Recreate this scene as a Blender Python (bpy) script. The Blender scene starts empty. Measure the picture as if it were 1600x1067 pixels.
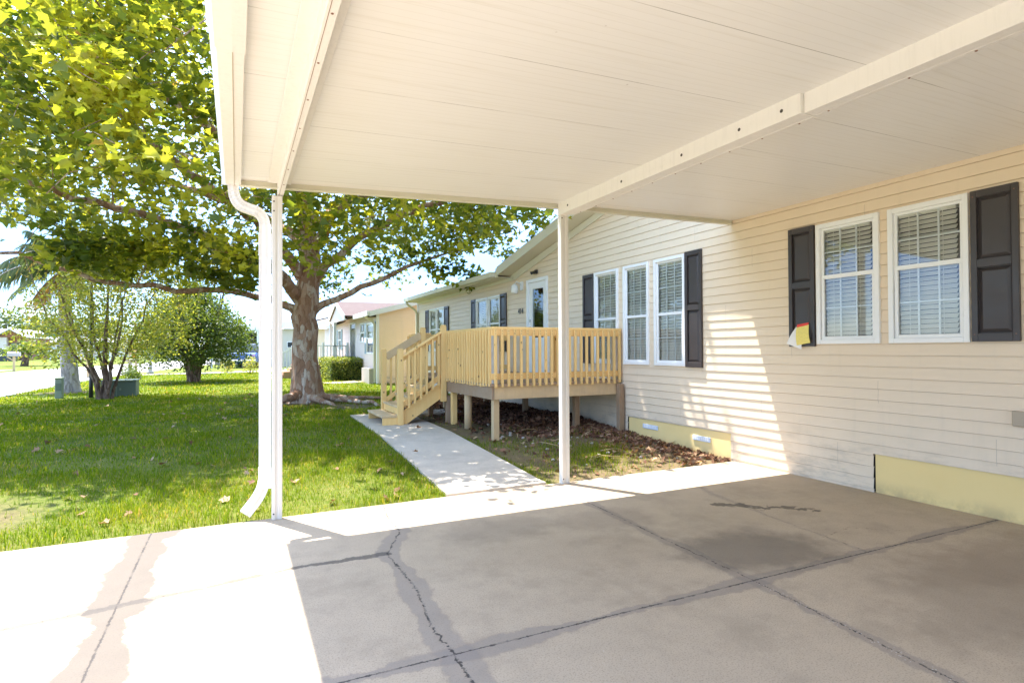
import bpy, math, random
import numpy as np
from mathutils import Vector, Matrix
random.seed(7); RNG = np.random.default_rng(7)
R = math.radians
SC = bpy.context.scene
COL = SC.collection

# ------------------------------------------------------------------ camera, sky, sun, exposure
cam = bpy.data.cameras.new("camera"); camo = bpy.data.objects.new("camera", cam); COL.objects.link(camo)
SC.camera = camo
cam.sensor_width = 36; cam.lens = 887.63 / 1600 * 36; cam.clip_end = 2000; cam.clip_start = 0.05
yaw, pitch, roll = 0.4511, 0.0138, -0.0048
F0 = Vector((math.sin(yaw) * math.cos(pitch), math.cos(yaw) * math.cos(pitch), math.sin(pitch)))
R0 = Vector((math.cos(yaw), -math.sin(yaw), 0)); U0 = R0.cross(F0)
Rv = R0 * math.cos(roll) + U0 * math.sin(roll); Uv = U0 * math.cos(roll) - R0 * math.sin(roll)
m = Matrix((Rv, Uv, -F0)).transposed().to_4x4(); m.translation = (0, 0, 1.4)
camo.matrix_world = m

SUN = Vector((-0.44, 0.785, 2.87)).normalized()
world = bpy.data.worlds.new("World"); SC.world = world; world.use_nodes = True
wn = world.node_tree.nodes; wl = world.node_tree.links
sky = wn.new("ShaderNodeTexSky"); sky.sky_type = 'NISHITA'; sky.sun_disc = False
sky.sun_elevation = math.asin(SUN.z); sky.sun_rotation = math.atan2(SUN.x, SUN.y)
sky.dust_density = 0.4; sky.air_density = 1.0; sky.ozone_density = 2.5
tint = wn.new("ShaderNodeMix"); tint.data_type = 'RGBA'; tint.blend_type = 'MULTIPLY'; tint.inputs[0].default_value = 1.

tc = wn.new("ShaderNodeTexCoord"); sx = wn.new("ShaderNodeSeparateXYZ"); wl.new(tc.outputs["Generated"], sx.inputs[0])
mr = wn.new("ShaderNodeMapRange"); mr.interpolation_type = 'SMOOTHSTEP'; mr.inputs[1].default_value = .13; mr.inputs[2].default_value = .42; wl.new(sx.outputs[2], mr.inputs[0])
cr = wn.new("ShaderNodeValToRGB"); cr.color_ramp.elements[0].color = (.235, .295, .42, 1); cr.color_ramp.elements[1].color = (1.10, 1.0, .90, 1)
wl.new(mr.outputs[0], cr.inputs[0])
cn = wn.new("ShaderNodeTexNoise"); cn.inputs["Scale"].default_value = 3.2; cn.inputs["Detail"].default_value = 6; cmap = wn.new("ShaderNodeMapping"); cmap.inputs[3].default_value = (1, 1, 3.2)
wl.new(tc.outputs["Generated"], cmap.inputs[0]); wl.new(cmap.outputs[0], cn.inputs[0])
cm = wn.new("ShaderNodeMapRange"); cm.interpolation_type = 'SMOOTHSTEP'; cm.inputs[1].default_value = .55; cm.inputs[2].default_value = .72; cm.inputs[4].default_value = .6; wl.new(cn.outputs[0], cm.inputs[0])
cl = wn.new("ShaderNodeMix"); cl.data_type = 'RGBA'; cl.inputs[7].default_value = (.46, .47, .50, 1); wl.new(cm.outputs[0], cl.inputs[0]); wl.new(cr.outputs[0], cl.inputs[6]); wl.new(cl.outputs[2], tint.inputs[7])
wl.new(sky.outputs[0], tint.inputs[6]); wl.new(tint.outputs[2], wn["Background"].inputs[0]); wn["Background"].inputs[1].default_value = 0.15
sun = bpy.data.lights.new("sun", 'SUN'); sun.energy = 2.05; sun.angle = R(0.53); sun.color = (1, 0.955, 0.89)
suno = bpy.data.objects.new("sun", sun); COL.objects.link(suno)
suno.rotation_euler = SUN.to_track_quat('Z', 'Y').to_euler()
SC.view_settings.view_transform = 'Standard'; SC.view_settings.look = 'None'
SC.view_settings.exposure = 2.97; SC.view_settings.gamma = 1
SC.cycles.max_bounces = 8; SC.cycles.diffuse_bounces = 6; SC.cycles.transparent_max_bounces = 16

# ------------------------------------------------------------------ node helper
class NT:
    def __init__(s, name):
        s.m = bpy.data.materials.new(name); s.m.use_nodes = True
        s.t = s.m.node_tree; s.n = s.t.nodes; s.b = s.n["Principled BSDF"]; s.out = s.n["Material Output"]
    def put(s, sock, v):
        if v is None: return
        if isinstance(v, bpy.types.NodeSocket): s.t.links.new(v, sock)
        else:
            if isinstance(v, tuple) and len(v) == 3 and len(sock.default_value) == 4: v = v + (1,)
            sock.default_value = v
    def math(s, op, a, b=None, c=None, clamp=False):
        n = s.n.new("ShaderNodeMath"); n.operation = op; n.use_clamp = clamp
        s.put(n.inputs[0], a); s.put(n.inputs[1], b); s.put(n.inputs[2], c); return n.outputs[0]
    def vm(s, op, a, b=None, scale=None):
        n = s.n.new("ShaderNodeVectorMath"); n.operation = op
        s.put(n.inputs[0], a); s.put(n.inputs[1], b)
        if scale is not None: s.put(n.inputs[3], scale)
        return n.outputs[1] if op in ('DOT_PRODUCT', 'LENGTH', 'DISTANCE') else n.outputs[0]
    def co(s, kind="Object", scale=(1, 1, 1), rot=(0, 0, 0)):
        n = s.n.new("ShaderNodeTexCoord"); mp = s.n.new("ShaderNodeMapping")
        mp.inputs[3].default_value = scale; mp.inputs[2].default_value = rot
        s.t.links.new(n.outputs[kind], mp.inputs[0]); return mp.outputs[0]
    def noise(s, v, scale, detail=4, rough=.55, col=False):
        n = s.n.new("ShaderNodeTexNoise"); s.put(n.inputs["Vector"], v); n.inputs["Scale"].default_value = scale
        n.inputs["Detail"].default_value = detail; n.inputs["Roughness"].default_value = rough
        return n.outputs[1] if col else n.outputs[0]
    def voro(s, v, scale, out="Distance", feature='F1'):
        n = s.n.new("ShaderNodeTexVoronoi"); n.feature = feature; s.put(n.inputs["Vector"], v); n.inputs["Scale"].default_value = scale
        return n.outputs[out]
    def rng(s, v, a, b, c=0., d=1.):
        n = s.n.new("ShaderNodeMapRange"); n.interpolation_type = 'SMOOTHSTEP'
        s.put(n.inputs[0], v); n.inputs[1].default_value = a; n.inputs[2].default_value = b
        n.inputs[3].default_value = c; n.inputs[4].default_value = d; return n.outputs[0]
    def ramp(s, v, stops):
        n = s.n.new("ShaderNodeValToRGB"); s.put(n.inputs[0], v); e = n.color_ramp.elements
        while len(e) < len(stops): e.new(.5)
        for k, (p, c) in enumerate(stops): e[k].position = p; e[k].color = tuple(c) + (1,)
        return n.outputs[0]
    def mix(s, f, a, b, mode='MIX'):
        n = s.n.new("ShaderNodeMix"); n.data_type = 'RGBA'; n.blend_type = mode
        s.put(n.inputs[0], f); s.put(n.inputs[6], a); s.put(n.inputs[7], b); return n.outputs[2]
    def sep(s, v):
        n = s.n.new("ShaderNodeSeparateXYZ"); s.put(n.inputs[0], v); return n.outputs
    def comb(s, x, y, z):
        n = s.n.new("ShaderNodeCombineXYZ"); s.put(n.inputs[0], x); s.put(n.inputs[1], y); s.put(n.inputs[2], z); return n.outputs[0]
    def attr(s, name):
        n = s.n.new("ShaderNodeAttribute"); n.attribute_name = name; return n.outputs["Fac"]
    def island(s):
        return s.n.new("ShaderNodeNewGeometry").outputs["Random Per Island"]
    def bump(s, h, strength=.3, dist=.01):
        n = s.n.new("ShaderNodeBump"); n.inputs["Strength"].default_value = strength; n.inputs["Distance"].default_value = dist
        s.put(n.inputs["Height"], h); s.t.links.new(n.outputs[0], s.b.inputs["Normal"])
    def fin(s, col=None, rough=None, metal=None, spec=None):
        s.put(s.b.inputs["Base Color"], col); s.put(s.b.inputs["Roughness"], rough)
        if metal is not None: s.b.inputs["Metallic"].default_value = metal
        if spec is not None: s.b.inputs["Specular IOR Level"].default_value = spec
        return s.m

def c3(c, k=1.): return tuple(x * k for x in c)
def streaked(name, c, rough=.4):
    t = NT(name); v = t.co(scale=(14, 14, 1.1)); x = t.sep(t.co()); n = t.noise(v, 2.5, 6, .7); g_ = t.noise(t.co(), 9., 6, .75)
    col = t.mix(t.rng(n, .45, .75, 0., .16), c, c3(c, .55)); col = t.mix(t.rng(g_, .55, .8, 0., .2), col, c3(c, .5))
    return t.fin(col, t.rng(g_, .3, .7, rough - .1, rough + .15))
def simple(name, c, rough=.5, var=.12, scale=6., bump=0., metal=0., spec=None, stretch=(1, 1, 1)):
    t = NT(name); v = t.co(scale=stretch)
    n1 = t.noise(v, scale, 5)
    col = t.mix(n1, c3(c, 1 - var), tuple(min(1, x * (1 + var)) for x in c))
    if bump: t.bump(t.noise(v, scale * 6, 4), bump, .004)
    return t.fin(col, t.rng(n1, .3, .7, max(0, rough - .08), min(1, rough + .08)), metal, spec)

M = {}
M['white_alu'] = streaked('white_aluminium', (.78, .74, .69), .42)
M['white_post'] = streaked('white_post_paint', (.69, .65, .58))
M['white_vinyl'] = simple('white_vinyl', (.82, .82, .80), .35, .03, 4.)
M['shutter'] = simple('charcoal_shutter', (.046, .038, .038), .42, .12, 4., .05)
M['cream'] = simple('cream_trim', (.68, .64, .50), .5, .05, 3.)
M['dark_hole'] = simple('dark_screw', (.05, .04, .03), .6)
M['screw'] = simple('rusty_screw', (.22, .10, .06), .6)
M['unlit_fill'] = simple('painted_unlit_interior', (.05, .045, .04), .9)  # near-black colour stands in for the shade inside unlit spaces
M['blind'] = simple('blind_slat', (.86, .82, .74), .5, .04)
M['black_metal'] = simple('black_metal', (.02, .02, .02), .4)
M['foam'] = simple('yellow_foam_board', (.66, .57, .28), .7, .10, 1.6, .1)
M['vent_blue'] = simple('pale_vent_plastic', (.62, .68, .78), .5)
M['tan_plastic'] = simple('tan_plastic', (.42, .34, .24), .5)
M['rubber'] = simple('black_rubber', (.02, .02, .02), .8)
M['chrome'] = simple('chrome', (.7, .7, .7), .2, .02, metal=1.)
M['lamp_glass'] = simple('frosted_lamp_glass', (.85, .85, .82), .25, .02)
M['green_box'] = simple('green_utility_paint', (.11, .14, .10), .55, .12, 3.)
M['grey_green'] = simple('grey_green_plastic', (.20, .24, .175), .6, .15, 3.)
M['stone'] = simple('pale_stone', (.42, .37, .31), .85, .2, 8., .4)
M['plastic_dark'] = simple('dark_plastic', (.045, .05, .06), .5)
M['sign_green'] = simple('green_sign', (.02, .16, .09), .4)
M['mailbox'] = simple('tan_mailbox', (.40, .36, .33), .5, .1)
M['paper_white'] = simple('white_paper', (.80, .79, .76), .8, .04, 20.)
M['shirt'] = M['paper_white']
M['red_clip'] = simple('red_tape', (.70, .05, .03), .5, .1, 20.)
M['ceramic'] = simple('terracotta', (.45, .27, .16), .8, .15, 6.)

def m_foam():
    t = NT('foam_board'); v = t.co(); x = t.sep(v); n = t.noise(v, 3., 6, .7)
    col = t.mix(t.noise(v, 1.2, 4), (.82, .60, .24), (.88, .68, .31))
    col = t.mix(t.math('MULTIPLY', t.rng(x[2], -.02, .16, 1., 0.), t.rng(n, .35, .65, 0., .55)), col, (.30, .22, .13))
    col = t.mix(t.math('MULTIPLY', t.rng(t.voro(v, 6.), 0., .05, 1, 0), .6), col, (.2, .15, .1))
    t.bump(n, .2, .01); return t.fin(col, .75)
M['foam'] = m_foam()
def m_paper():
    t = NT('yellow_form_paper'); x = t.sep(t.co())
    ln = t.math('FRACT', t.math('MULTIPLY', x[2], 70.))
    a = t.rng(ln, .55, .75); w = t.rng(t.noise(t.co(scale=(1, 90, 70)), 1., 2), .42, .5)
    col = t.mix(t.math('MULTIPLY', t.math('MULTIPLY', a, w), .35), (.86, .72, .20), (.25, .22, .12))
    return t.fin(col, .8)
M['paper_yellow'] = m_paper()

def m_ceiling():
    t = NT('carport_roof_pan'); v = t.co(); x = t.sep(v)
    fr = t.math('FRACT', t.math('MULTIPLY', t.math('ADD', x[1], .02), 1 / .62))
    joint = t.math('LESS_THAN', t.math('ABSOLUTE', t.math('SUBTRACT', fr, .5)), .0032)
    bz = t.math('FRACT', t.math('MULTIPLY', x[1], 1 / .052))
    rib = t.math('LESS_THAN', t.math('ABSOLUTE', t.math('SUBTRACT', bz, .5)), .05)
    n = t.noise(v, 1.2, 4); st = t.noise(t.co(scale=(.6, 14, 1)), 2., 4)
    col = t.mix(n, (.80, .775, .745), (.85, .83, .80))
    col = t.mix(t.math('MULTIPLY', t.rng(st, .50, .78), .25), col, (.60, .55, .46))
    col = t.mix(t.math('MULTIPLY', rib, .12), col, (.45, .41, .34))
    br = t.rng(t.noise(t.co(scale=(1.2, 1, 1)), 1.5, 3), .35, .6, .12, .75)
    col = t.mix(t.math('MULTIPLY', joint, br), col, (.20, .17, .13))
    sp = t.rng(t.voro(v, 2.6), 0, .026, 1, 0)
    col = t.mix(t.math('MULTIPLY', sp, .7), col, (.28, .22, .16))
    t.bump(t.noise(t.co(scale=(.5, 6, 1)), 2., 3), .12, .01)
    return t.fin(col, .42)
M['ceiling'] = m_ceiling()

def m_siding(name, ca, cb):
    t = NT(name); v = t.co(); x = t.sep(v)
    n = t.noise(v, .8, 4); gr = t.noise(t.co(scale=(3, 3, 60)), 3., 4)
    col = t.mix(n, ca, cb)
    dirt = t.rng(x[2], .0, .75, 1., 0.)
    dn = t.rng(t.noise(t.co(scale=(1, .8, 3)), 3., 6, .7), .42, .75)
    col = t.mix(t.math('MULTIPLY', t.math('MULTIPLY', dirt, dn), .6), col, (.22, .20, .16))
    row = t.math('FLOOR', t.math('DIVIDE', x[2], .216)); ph = t.math('FRACT', t.math('ADD', t.math('DIVIDE', x[1], 3.66), t.math('MULTIPLY', row, .3713)))
    jn = t.math('LESS_THAN', t.math('ABSOLUTE', t.math('SUBTRACT', ph, .5)), .0004); col = t.mix(t.math('MULTIPLY', jn, .6), col, (.25, .21, .16))
    st = t.rng(t.noise(t.co(scale=(2, 5, .35)), 3., 4), .52, .85)
    col = t.mix(t.math('MULTIPLY', st, .13), col, (.42, .38, .30))
    t.bump(gr, .12, .004)
    return t.fin(col, .48, spec=.35)
M['siding'] = m_siding('beige_vinyl_siding', (.74, .60, .43), (.79, .65, .48))
M['siding_tan'] = m_siding('tan_vinyl_siding', (.90, .68, .47), (.92, .72, .51))
M['siding_white'] = m_siding('offwhite_vinyl_siding', (.72, .60, .52), (.78, .66, .58))
M['siding_grey'] = m_siding('grey_vinyl_siding', (.56, .51, .42), (.62, .57, .48))

def m_wood(name, a, b, knots=True, grey=0.):
    t = NT(name); v = t.co(scale=(9, 9, 1.3)); w = t.co(scale=(2, 2, 2))
    r = t.math('FRACT', t.math('ADD', t.island(), t.n.new('ShaderNodeObjectInfo').outputs['Random']))
    off = t.vm('ADD', v, t.comb(0., 0., t.math('MULTIPLY', r, 37.)))
    gr = t.noise(off, 3.2, 5, .6); fine = t.noise(t.co(scale=(60, 60, 4)), 2., 3)
    col = t.mix(gr, a, b)
    col = t.mix(t.rng(r, 0, 1, 0., .6), col, t.mix(fine, c3(a, .72), c3(b, .9)))
    if knots:
        k = t.rng(t.voro(t.vm('ADD', t.co(scale=(3.5, 3.5, 2.6)), t.comb(0., 0., t.math('MULTIPLY', r, 11.))), 1.9), .04, .13, 1, 0)
        col = t.mix(t.math('MULTIPLY', k, .8), col, (.12, .05, .02))
    if grey: col = t.mix(t.rng(t.noise(w, 2.5, 5, .7), .35, .65, 0., grey), col, (.36, .28, .20))
    t.bump(gr, .25, .004)
    return t.fin(col, .72, spec=.25)
M['wood_new'] = m_wood('fresh_pine', (.77, .46, .15), (.88, .61, .26))
M['wood_old'] = m_wood('weathered_wood', (.27, .16, .09), (.40, .27, .16), False, .4)
M['wood_grey'] = m_wood('grey_post_wood', (.56, .38, .19), (.68, .50, .28), False, .3)
M['wood_white'] = m_wood('peeling_white_wood', (.66, .62, .55), (.75, .72, .66), False, .3)

def m_glass():
    t = NT('window_glass'); t.n.remove(t.b)
    g = t.n.new("ShaderNodeBsdfGlossy"); g.inputs["Roughness"].default_value = .015; g.inputs[0].default_value = (.95, .97, 1, 1)
    tr = t.n.new("ShaderNodeBsdfTransparent"); tr.inputs[0].default_value = (.90, .93, .92, 1)
    fr = t.n.new("ShaderNodeFresnel"); fr.inputs[0].default_value = 1.5
    bp_ = t.n.new("ShaderNodeBump"); bp_.inputs["Strength"].default_value = .02; bp_.inputs["Distance"].default_value = .02
    t.t.links.new(t.noise(t.co(), 1.7, 2), bp_.inputs["Height"]); t.t.links.new(bp_.outputs[0], g.inputs["Normal"])
    mx = t.n.new("ShaderNodeMixShader"); t.t.links.new(t.math('ADD', t.math('MULTIPLY', fr.outputs[0], 1.0), .045, clamp=True), mx.inputs[0])
    t.t.links.new(tr.outputs[0], mx.inputs[1]); t.t.links.new(g.outputs[0], mx.inputs[2])
    t.t.links.new(mx.outputs[0], t.out.inputs[0]); return t.m
M['glass'] = m_glass()

def m_concrete(name, joints=True, base=(.51, .41, .30)):
    t = NT(name); P = t.co(); n1 = t.noise(P, .7, 5); n2 = t.noise(P, 5., 6, .65); n3 = t.noise(P, 70., 4, .7)
    col = t.mix(n1, c3(base, .86), c3(base, 1.10))
    col = t.mix(t.rng(n2, .35, .75, 0., .28), col, c3(base, .66))
    col = t.mix(t.rng(n3, .62, .72, 0., .5), col, (.62, .58, .52))
    n4 = t.noise(P, 120., 3, .7); col = t.mix(t.rng(n4, .50, .66, 0., .5), col, c3(base, .38))
    pit = t.rng(t.voro(P, 24.), .0, .07, 1., 0.); col = t.mix(t.math('MULTIPLY', pit, t.rng(t.noise(P, 6., 2), .5, .62, 0., .75)), col, c3(base, .32))
    blot = t.noise(P, 1.6, 8, .75); col = t.mix(t.rng(blot, .46, .66, 0., .36), col, c3(base, .55))
    fs = t.rng(t.voro(P, 55.), .0, .16, 1., 0.)
    col = t.mix(t.math('MULTIPLY', fs, t.rng(t.noise(P, 2.2, 3), .5, .7, 0., .55)), col, (.68, .63, .56))
    h = t.math('ADD', t.math('MULTIPLY', n3, .5), t.math('MULTIPLY', n2, .6))
    if joints:
        sx = t.sep(P); P2 = t.comb(sx[0], sx[1], 0.)
        jn = t.noise(P2, 16., 4, .7, col=True); jag = t.vm('ADD', P2, t.vm('SCALE', t.vm('SUBTRACT', jn, (.5, .5, .5)), scale=.06))
        wn_ = t.noise(P2, 4., 7, .75, col=True); wob = t.vm('ADD', P2, t.vm('SCALE', t.vm('SUBTRACT', wn_, (.5, .5, .5)), scale=.16))
        def seg(Pv, a, b):
            A = (a[0], a[1], 0.); d = (b[0] - a[0], b[1] - a[1], 0.); L2 = d[0]**2 + d[1]**2
            pa = t.vm('SUBTRACT', Pv, A); k = t.math('MULTIPLY', t.vm('DOT_PRODUCT', pa, d), 1 / L2, clamp=True)
            return t.vm('LENGTH', t.vm('SUBTRACT', pa, t.vm('SCALE', d, scale=k)))
        def poly(Pv, pts):
            o = None
            for a, b in zip(pts, pts[1:]):
                s_ = seg(Pv, a, b); o = s_ if o is None else t.math('MINIMUM', o, s_)
            return o
        J1 = [(-.59, -4), (-.59, 5.2)]; J2 = [(-.6, 2.5), (.9, 2.487), (5.6, 2.45)]
        J3 = [(2.9, 4.5), (2.83, 3.2), (2.81, 2.46), (2.70, 1.2), (2.6, -2)]
        CA = [(1.197, 5.2), (1.14, 4.75), (1.136, 4.345), (.932, 3.909), (.95, 3.26), (.888, 2.776), (.903, 2.487), (.89, 2.1), (.93, 1.0)]
        CB = [(4.55, 5.2), (4.401, 4.777), (4.133, 4.138), (4.007, 3.369), (3.899, 2.47)]
        CC = [(.932, 3.909), (.375, 3.93), (.037, 3.87), (-.483, 3.80), (-1.07, 3.711), (-2.4, 3.6), (-4, 3.7)]
        CD = [(3.9, 2.8), (4.3, 2.86), (4.6, 2.62)]
        w = t.rng(t.noise(P2, 1.3, 3), .3, .7, .4, 1.5)     # band width factor
        def band(pts, width, soft):
            d = t.math('DIVIDE', poly(wob, pts), w); return t.rng(d, width, width + soft, 1., 0.)
        bands = [(J1, .125, .035, .85), (J2, .045, .015, .55), (CA, .065, .015, .5), (J3, .035, .02, .5), (CC, .024, .012, .75), (CB, .018, .015, .30)]
        for pts, wd, so, amt in bands:
            col = t.mix(t.math('MULTIPLY', band(pts, wd, so), amt), col, (.088, .077, .068) if pts in (J1, CC) else (.235, .205, .185))
        # edge ring of each damp band
        for pts, wd in ((CA, .075), (J1, .145), (J2, .055)):
            d = t.math('DIVIDE', poly(wob, pts), w); ring = t.rng(t.math('ABSOLUTE', t.math('SUBTRACT', d, wd)), 0, .012, 1, 0)
            col = t.mix(t.math('MULTIPLY', ring, .22), col, (.25, .19, .15))
        def stain(c, ax, ay, ang, amt, cc, nz=.35):
            q = t.vm('SUBTRACT', P2, (c[0], c[1], 0.)); mp = t.n.new("ShaderNodeMapping"); mp.inputs[2].default_value = (0, 0, ang)
            t.put(mp.inputs[0], q); q = t.vm('MULTIPLY', mp.outputs[0], (1 / ax, 1 / ay, 0.))
            d = t.math('ADD', t.vm('LENGTH', q), t.math('MULTIPLY', t.math('SUBTRACT', t.noise(P2, 3.5, 5, .65), .5), nz * 3))
            return t.math('MULTIPLY', t.rng(d, .55, 1.15, 1., 0.), amt)
        for c, ax, ay, an, amt, cc in [((3.25, 2.85), .62, .42, .2, .62, (.13, .11, .09)), ((1.85, 4.05), .55, .3, 0, .32, (.18, .15, .12)),
             ((2.75, 3.9), .5, .3, 0, .25, (.18, .14, .11)), ((4.05, 1.6), 1.1, .8, 0, .38, (.20, .16, .12)), ((4.9, 1.9), 1.3, .4, .1, .25, (.22, .16, .11)), ((2.1, 3.4), .9, .4, .3, .14, (.2, .15, .1))]:
            col = t.mix(stain(c, ax, ay, an, amt, cc), col, cc)
        oil = t.rng(t.math('DIVIDE', poly(wob, [(3.86, 3.82), (4.05, 3.70), (4.12, 3.56), (4.30, 3.50), (4.50, 3.28)]), t.rng(t.noise(P2, 7., 3), .35, .65, .25, 2.4)), .025, .04, 1, 0)
        oil = t.math('MULTIPLY', oil, t.rng(t.noise(P2, 14., 4), .3, .45))
        col = t.mix(t.math('MULTIPLY', oil, .75), col, (.07, .06, .05))
        fine = None; cwid = t.rng(t.noise(P2, 38., 4, .8), .40, .68, .55, 2.6)
        for Pv, pts, wd in [(P2, J1, .0045), (P2, J2, .0045), (jag, CA, .0055), (jag, J3, .0045), (jag, CB, .0022), (jag, CC, .0018), (jag, CD, .002)]:
            d = t.rng(t.math('DIVIDE', poly(Pv, pts), cwid), wd * .5, wd * 1.3, 1, 0); fine = d if fine is None else t.math('MAXIMUM', fine, d)
        br = t.rng(t.noise(P2, 9., 3), .32, .5, .25, .95)
        col = t.mix(t.math('MULTIPLY', fine, br), col, (.06, .052, .047))
        # white crumbs along the old joint
        cr = t.math('MULTIPLY', t.rng(poly(P2, [(2.80, 2.4), (2.70, 1.2), (2.6, -1)]), .01, .045, 1, 0), t.rng(t.voro(P2, 60.), .1, .3, 1, 0))
        col = t.mix(t.math('MULTIPLY', cr, .6), col, (.7, .68, .64))
        h = t.math('SUBTRACT', h, t.math('MULTIPLY', fine, 3.))
    t.bump(h, .35, .004)
    return t.fin(col, t.rng(n1, .3, .7, .82, .92), spec=.3)
M['concrete'] = m_concrete('driveway_concrete')
M['concrete_path'] = m_concrete('path_concrete', False, (.55, .48, .39))

def m_ground():
    t = NT('lawn_soil'); P = t.co(); x = t.sep(P)
    n1 = t.noise(P, .35, 4); n2 = t.noise(P, 2.5, 6, .7); n3 = t.noise(P, 22., 5, .75)
    g1 = t.mix(n3, (.05, .085, .010), (.14, .18, .025)); g2 = t.mix(n3, (.09, .12, .018), (.21, .22, .04))
    col = t.mix(t.rng(n1, .35, .65), g1, g2)
    col = t.mix(t.rng(n2, .52, .72, 0, .45), col, (.22, .19, .07))
    soil = t.mix(n3, (.06, .04, .025), (.26, .19, .12))
    bed = t.math('MULTIPLY', t.math('MULTIPLY', t.rng(x[0], 2.85, 3.1), t.rng(x[0], 5.7, 5.9, 1, 0)), t.rng(x[1], 13., 13.6, 1, 0))
    bedn = t.math('MULTIPLY', bed, t.rng(t.math('ADD', n2, t.math('MULTIPLY', t.math('SUBTRACT', x[0], 4.), .12)), .34, .46, .72, 1.))
    col = t.mix(bedn, col, soil)
    def patch(cx, cy, r):
        d = t.vm('DISTANCE', t.comb(x[0], x[1], 0.), (cx, cy, 0.))
        return t.rng(t.math('ADD', d, t.math('MULTIPLY', n2, r * 1.2)), r * 1.1, r * 1.9, 1., 0.)
    for cx, cy, r in ((-2.2, 5.95, .7), (1.6, 14.2, 1.0), (-4.6, 21.2, .8), (2.3, 13.2, .6), (-1.5, 25, .8)):
        col = t.mix(t.math('MULTIPLY', patch(cx, cy, r), .8), col, soil)
    col = t.mix(t.rng(n2, .40, .62, .30, .75), col, soil) if False else t.mix(t.math('MULTIPLY', t.rng(n3, .42, .60), t.rng(x[1], 9., 22., .45, .08)), col, (.19, .16, .06))
    t.bump(n3, .8, .03)
    return t.fin(col, .95, spec=.1)
M['ground'] = m_ground()
M['road'] = simple('pale_road', (.42, .39, .36), .9, .15, 1.2, .2)

def m_shingle(name, a, b):
    t = NT(name); br = t.n.new("ShaderNodeTexBrick"); t.put(br.inputs[0], t.co()); br.inputs["Scale"].default_value = 3.
    br.inputs[1].default_value = a + (1,); br.inputs[2].default_value = b + (1,); br.inputs[3].default_value = c3(a, .5) + (1,)
    br.inputs["Mortar Size"].default_value = .01
    return t.fin(t.mix(t.noise(t.co(), 30., 3), br.outputs[0], c3(b, .8), 'MIX'), .9)
M['shingle_red'] = m_shingle('red_brown_shingle', (.095, .06, .05), (.13, .088, .075))
M['shingle_grey'] = m_shingle('grey_shingle', (.20, .19, .18), (.30, .29, .28))
M['roof_white'] = simple('white_roof', (.70, .70, .70), .5, .05)

def m_bark(name, pal, sc=1.):
    t = NT(name); v = t.co(scale=(1.4, 1.4, .55))
    d = t.vm('ADD', v, t.vm('SCALE', t.noise(v, 4., 3, col=True), scale=.35))
    cell = t.voro(d, 7.5 * sc, "Color"); f = t.sep(cell)[0]
    n = t.noise(v, 20., 6, .7)
    col = t.ramp(t.math('ADD', t.math('MULTIPLY', f, .8), t.math('MULTIPLY', t.math('SUBTRACT', n, .4), .5)), [(0, pal[0]), (.35, pal[1]), (.62, pal[2]), (.9, pal[3])])
    e = t.rng(t.voro(d, 7.5 * sc, "Distance", 'DISTANCE_TO_EDGE'), 0, .06)
    t.bump(t.math('ADD', t.math('MULTIPLY', n, .8), t.math('ADD', e, f)), .7, .03)
    return t.fin(col, .9, spec=.15)
M['bark_syc'] = m_bark('sycamore_bark', [(.27, .145, .085), (.38, .22, .14), (.46, .31, .22), (.62, .52, .42)])
M['bark_dark'] = m_bark('brown_bark', [(.10, .06, .045), (.17, .11, .08), (.24, .16, .12), (.34, .26, .2)], 2.)
M['bark_palm'] = m_bark('palm_trunk', [(.22, .20, .18), (.30, .27, .24), (.36, .33, .30), (.44, .41, .38)], 1.3)

def m_leaf(name, stops, trans=.45, tmul=2.2, rough=.45, spec=.35):
    t = NT(name); tint = t.attr('tint'); r = t.island()
    f = t.math('ADD', tint, t.math('MULTIPLY', t.math('SUBTRACT', r, .5), .16), clamp=True)
    col = t.ramp(f, stops)
    t.put(t.b.inputs["Base Color"], col); t.b.inputs["Roughness"].default_value = rough; t.b.inputs["Specular IOR Level"].default_value = spec
    tl = t.n.new("ShaderNodeBsdfTranslucent")
    t.put(tl.inputs[0], t.vm('MINIMUM', t.mix(1., col, (tmul * 1.35, tmul * 1.15, tmul * .5), 'MULTIPLY'), (.80, .78, .5)))
    mx = t.n.new("ShaderNodeMixShader"); mx.inputs[0].default_value = trans
    t.t.links.new(t.b.outputs[0], mx.inputs[1]); t.t.links.new(tl.outputs[0], mx.inputs[2]); t.t.links.new(mx.outputs[0], t.out.inputs[0])
    return t.m
GREENS = [(0, (.045, .075, .012)), (.35, (.115, .15, .020)), (.60, (.24, .245, .03)), (.80, (.44, .40, .035)), (.95, (.38, .30, .05)), (1, (.26, .13, .05))]
M['leaf_syc'] = m_leaf('sycamore_leaf', GREENS, .52, 2.2)
M['leaf_small'] = m_leaf('small_leaf', [(0, (.08, .12, .02)), (.5, (.19, .23, .04)), (.85, (.32, .31, .07)), (1, (.32, .20, .08))], .45, 2.0)
M['leaf_dark'] = m_leaf('dense_leaf', [(0, (.025, .05, .010)), (.5, (.06, .10, .018)), (1, (.13, .17, .03))], .38, 1.9)
M['leaf_far'] = m_leaf('far_leaf', [(0, (.04, .07, .03)), (.5, (.08, .12, .04)), (1, (.15, .19, .06))], .3, 1.6)
M['leaf_palm'] = m_leaf('palm_leaf', [(0, (.05, .09, .05)), (.5, (.09, .14, .07)), (.8, (.42, .26, .08)), (1, (.33, .22, .14))], .3, 1.4)
M['grass'] = m_leaf('grass_blade', [(0, (.055, .115, .007)), (.45, (.12, .190, .010)), (.75, (.22, .250, .022)), (.90, (.30, .26, .06)), (1, (.36, .27, .12))], .4, 1.6, .85, .0)
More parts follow.
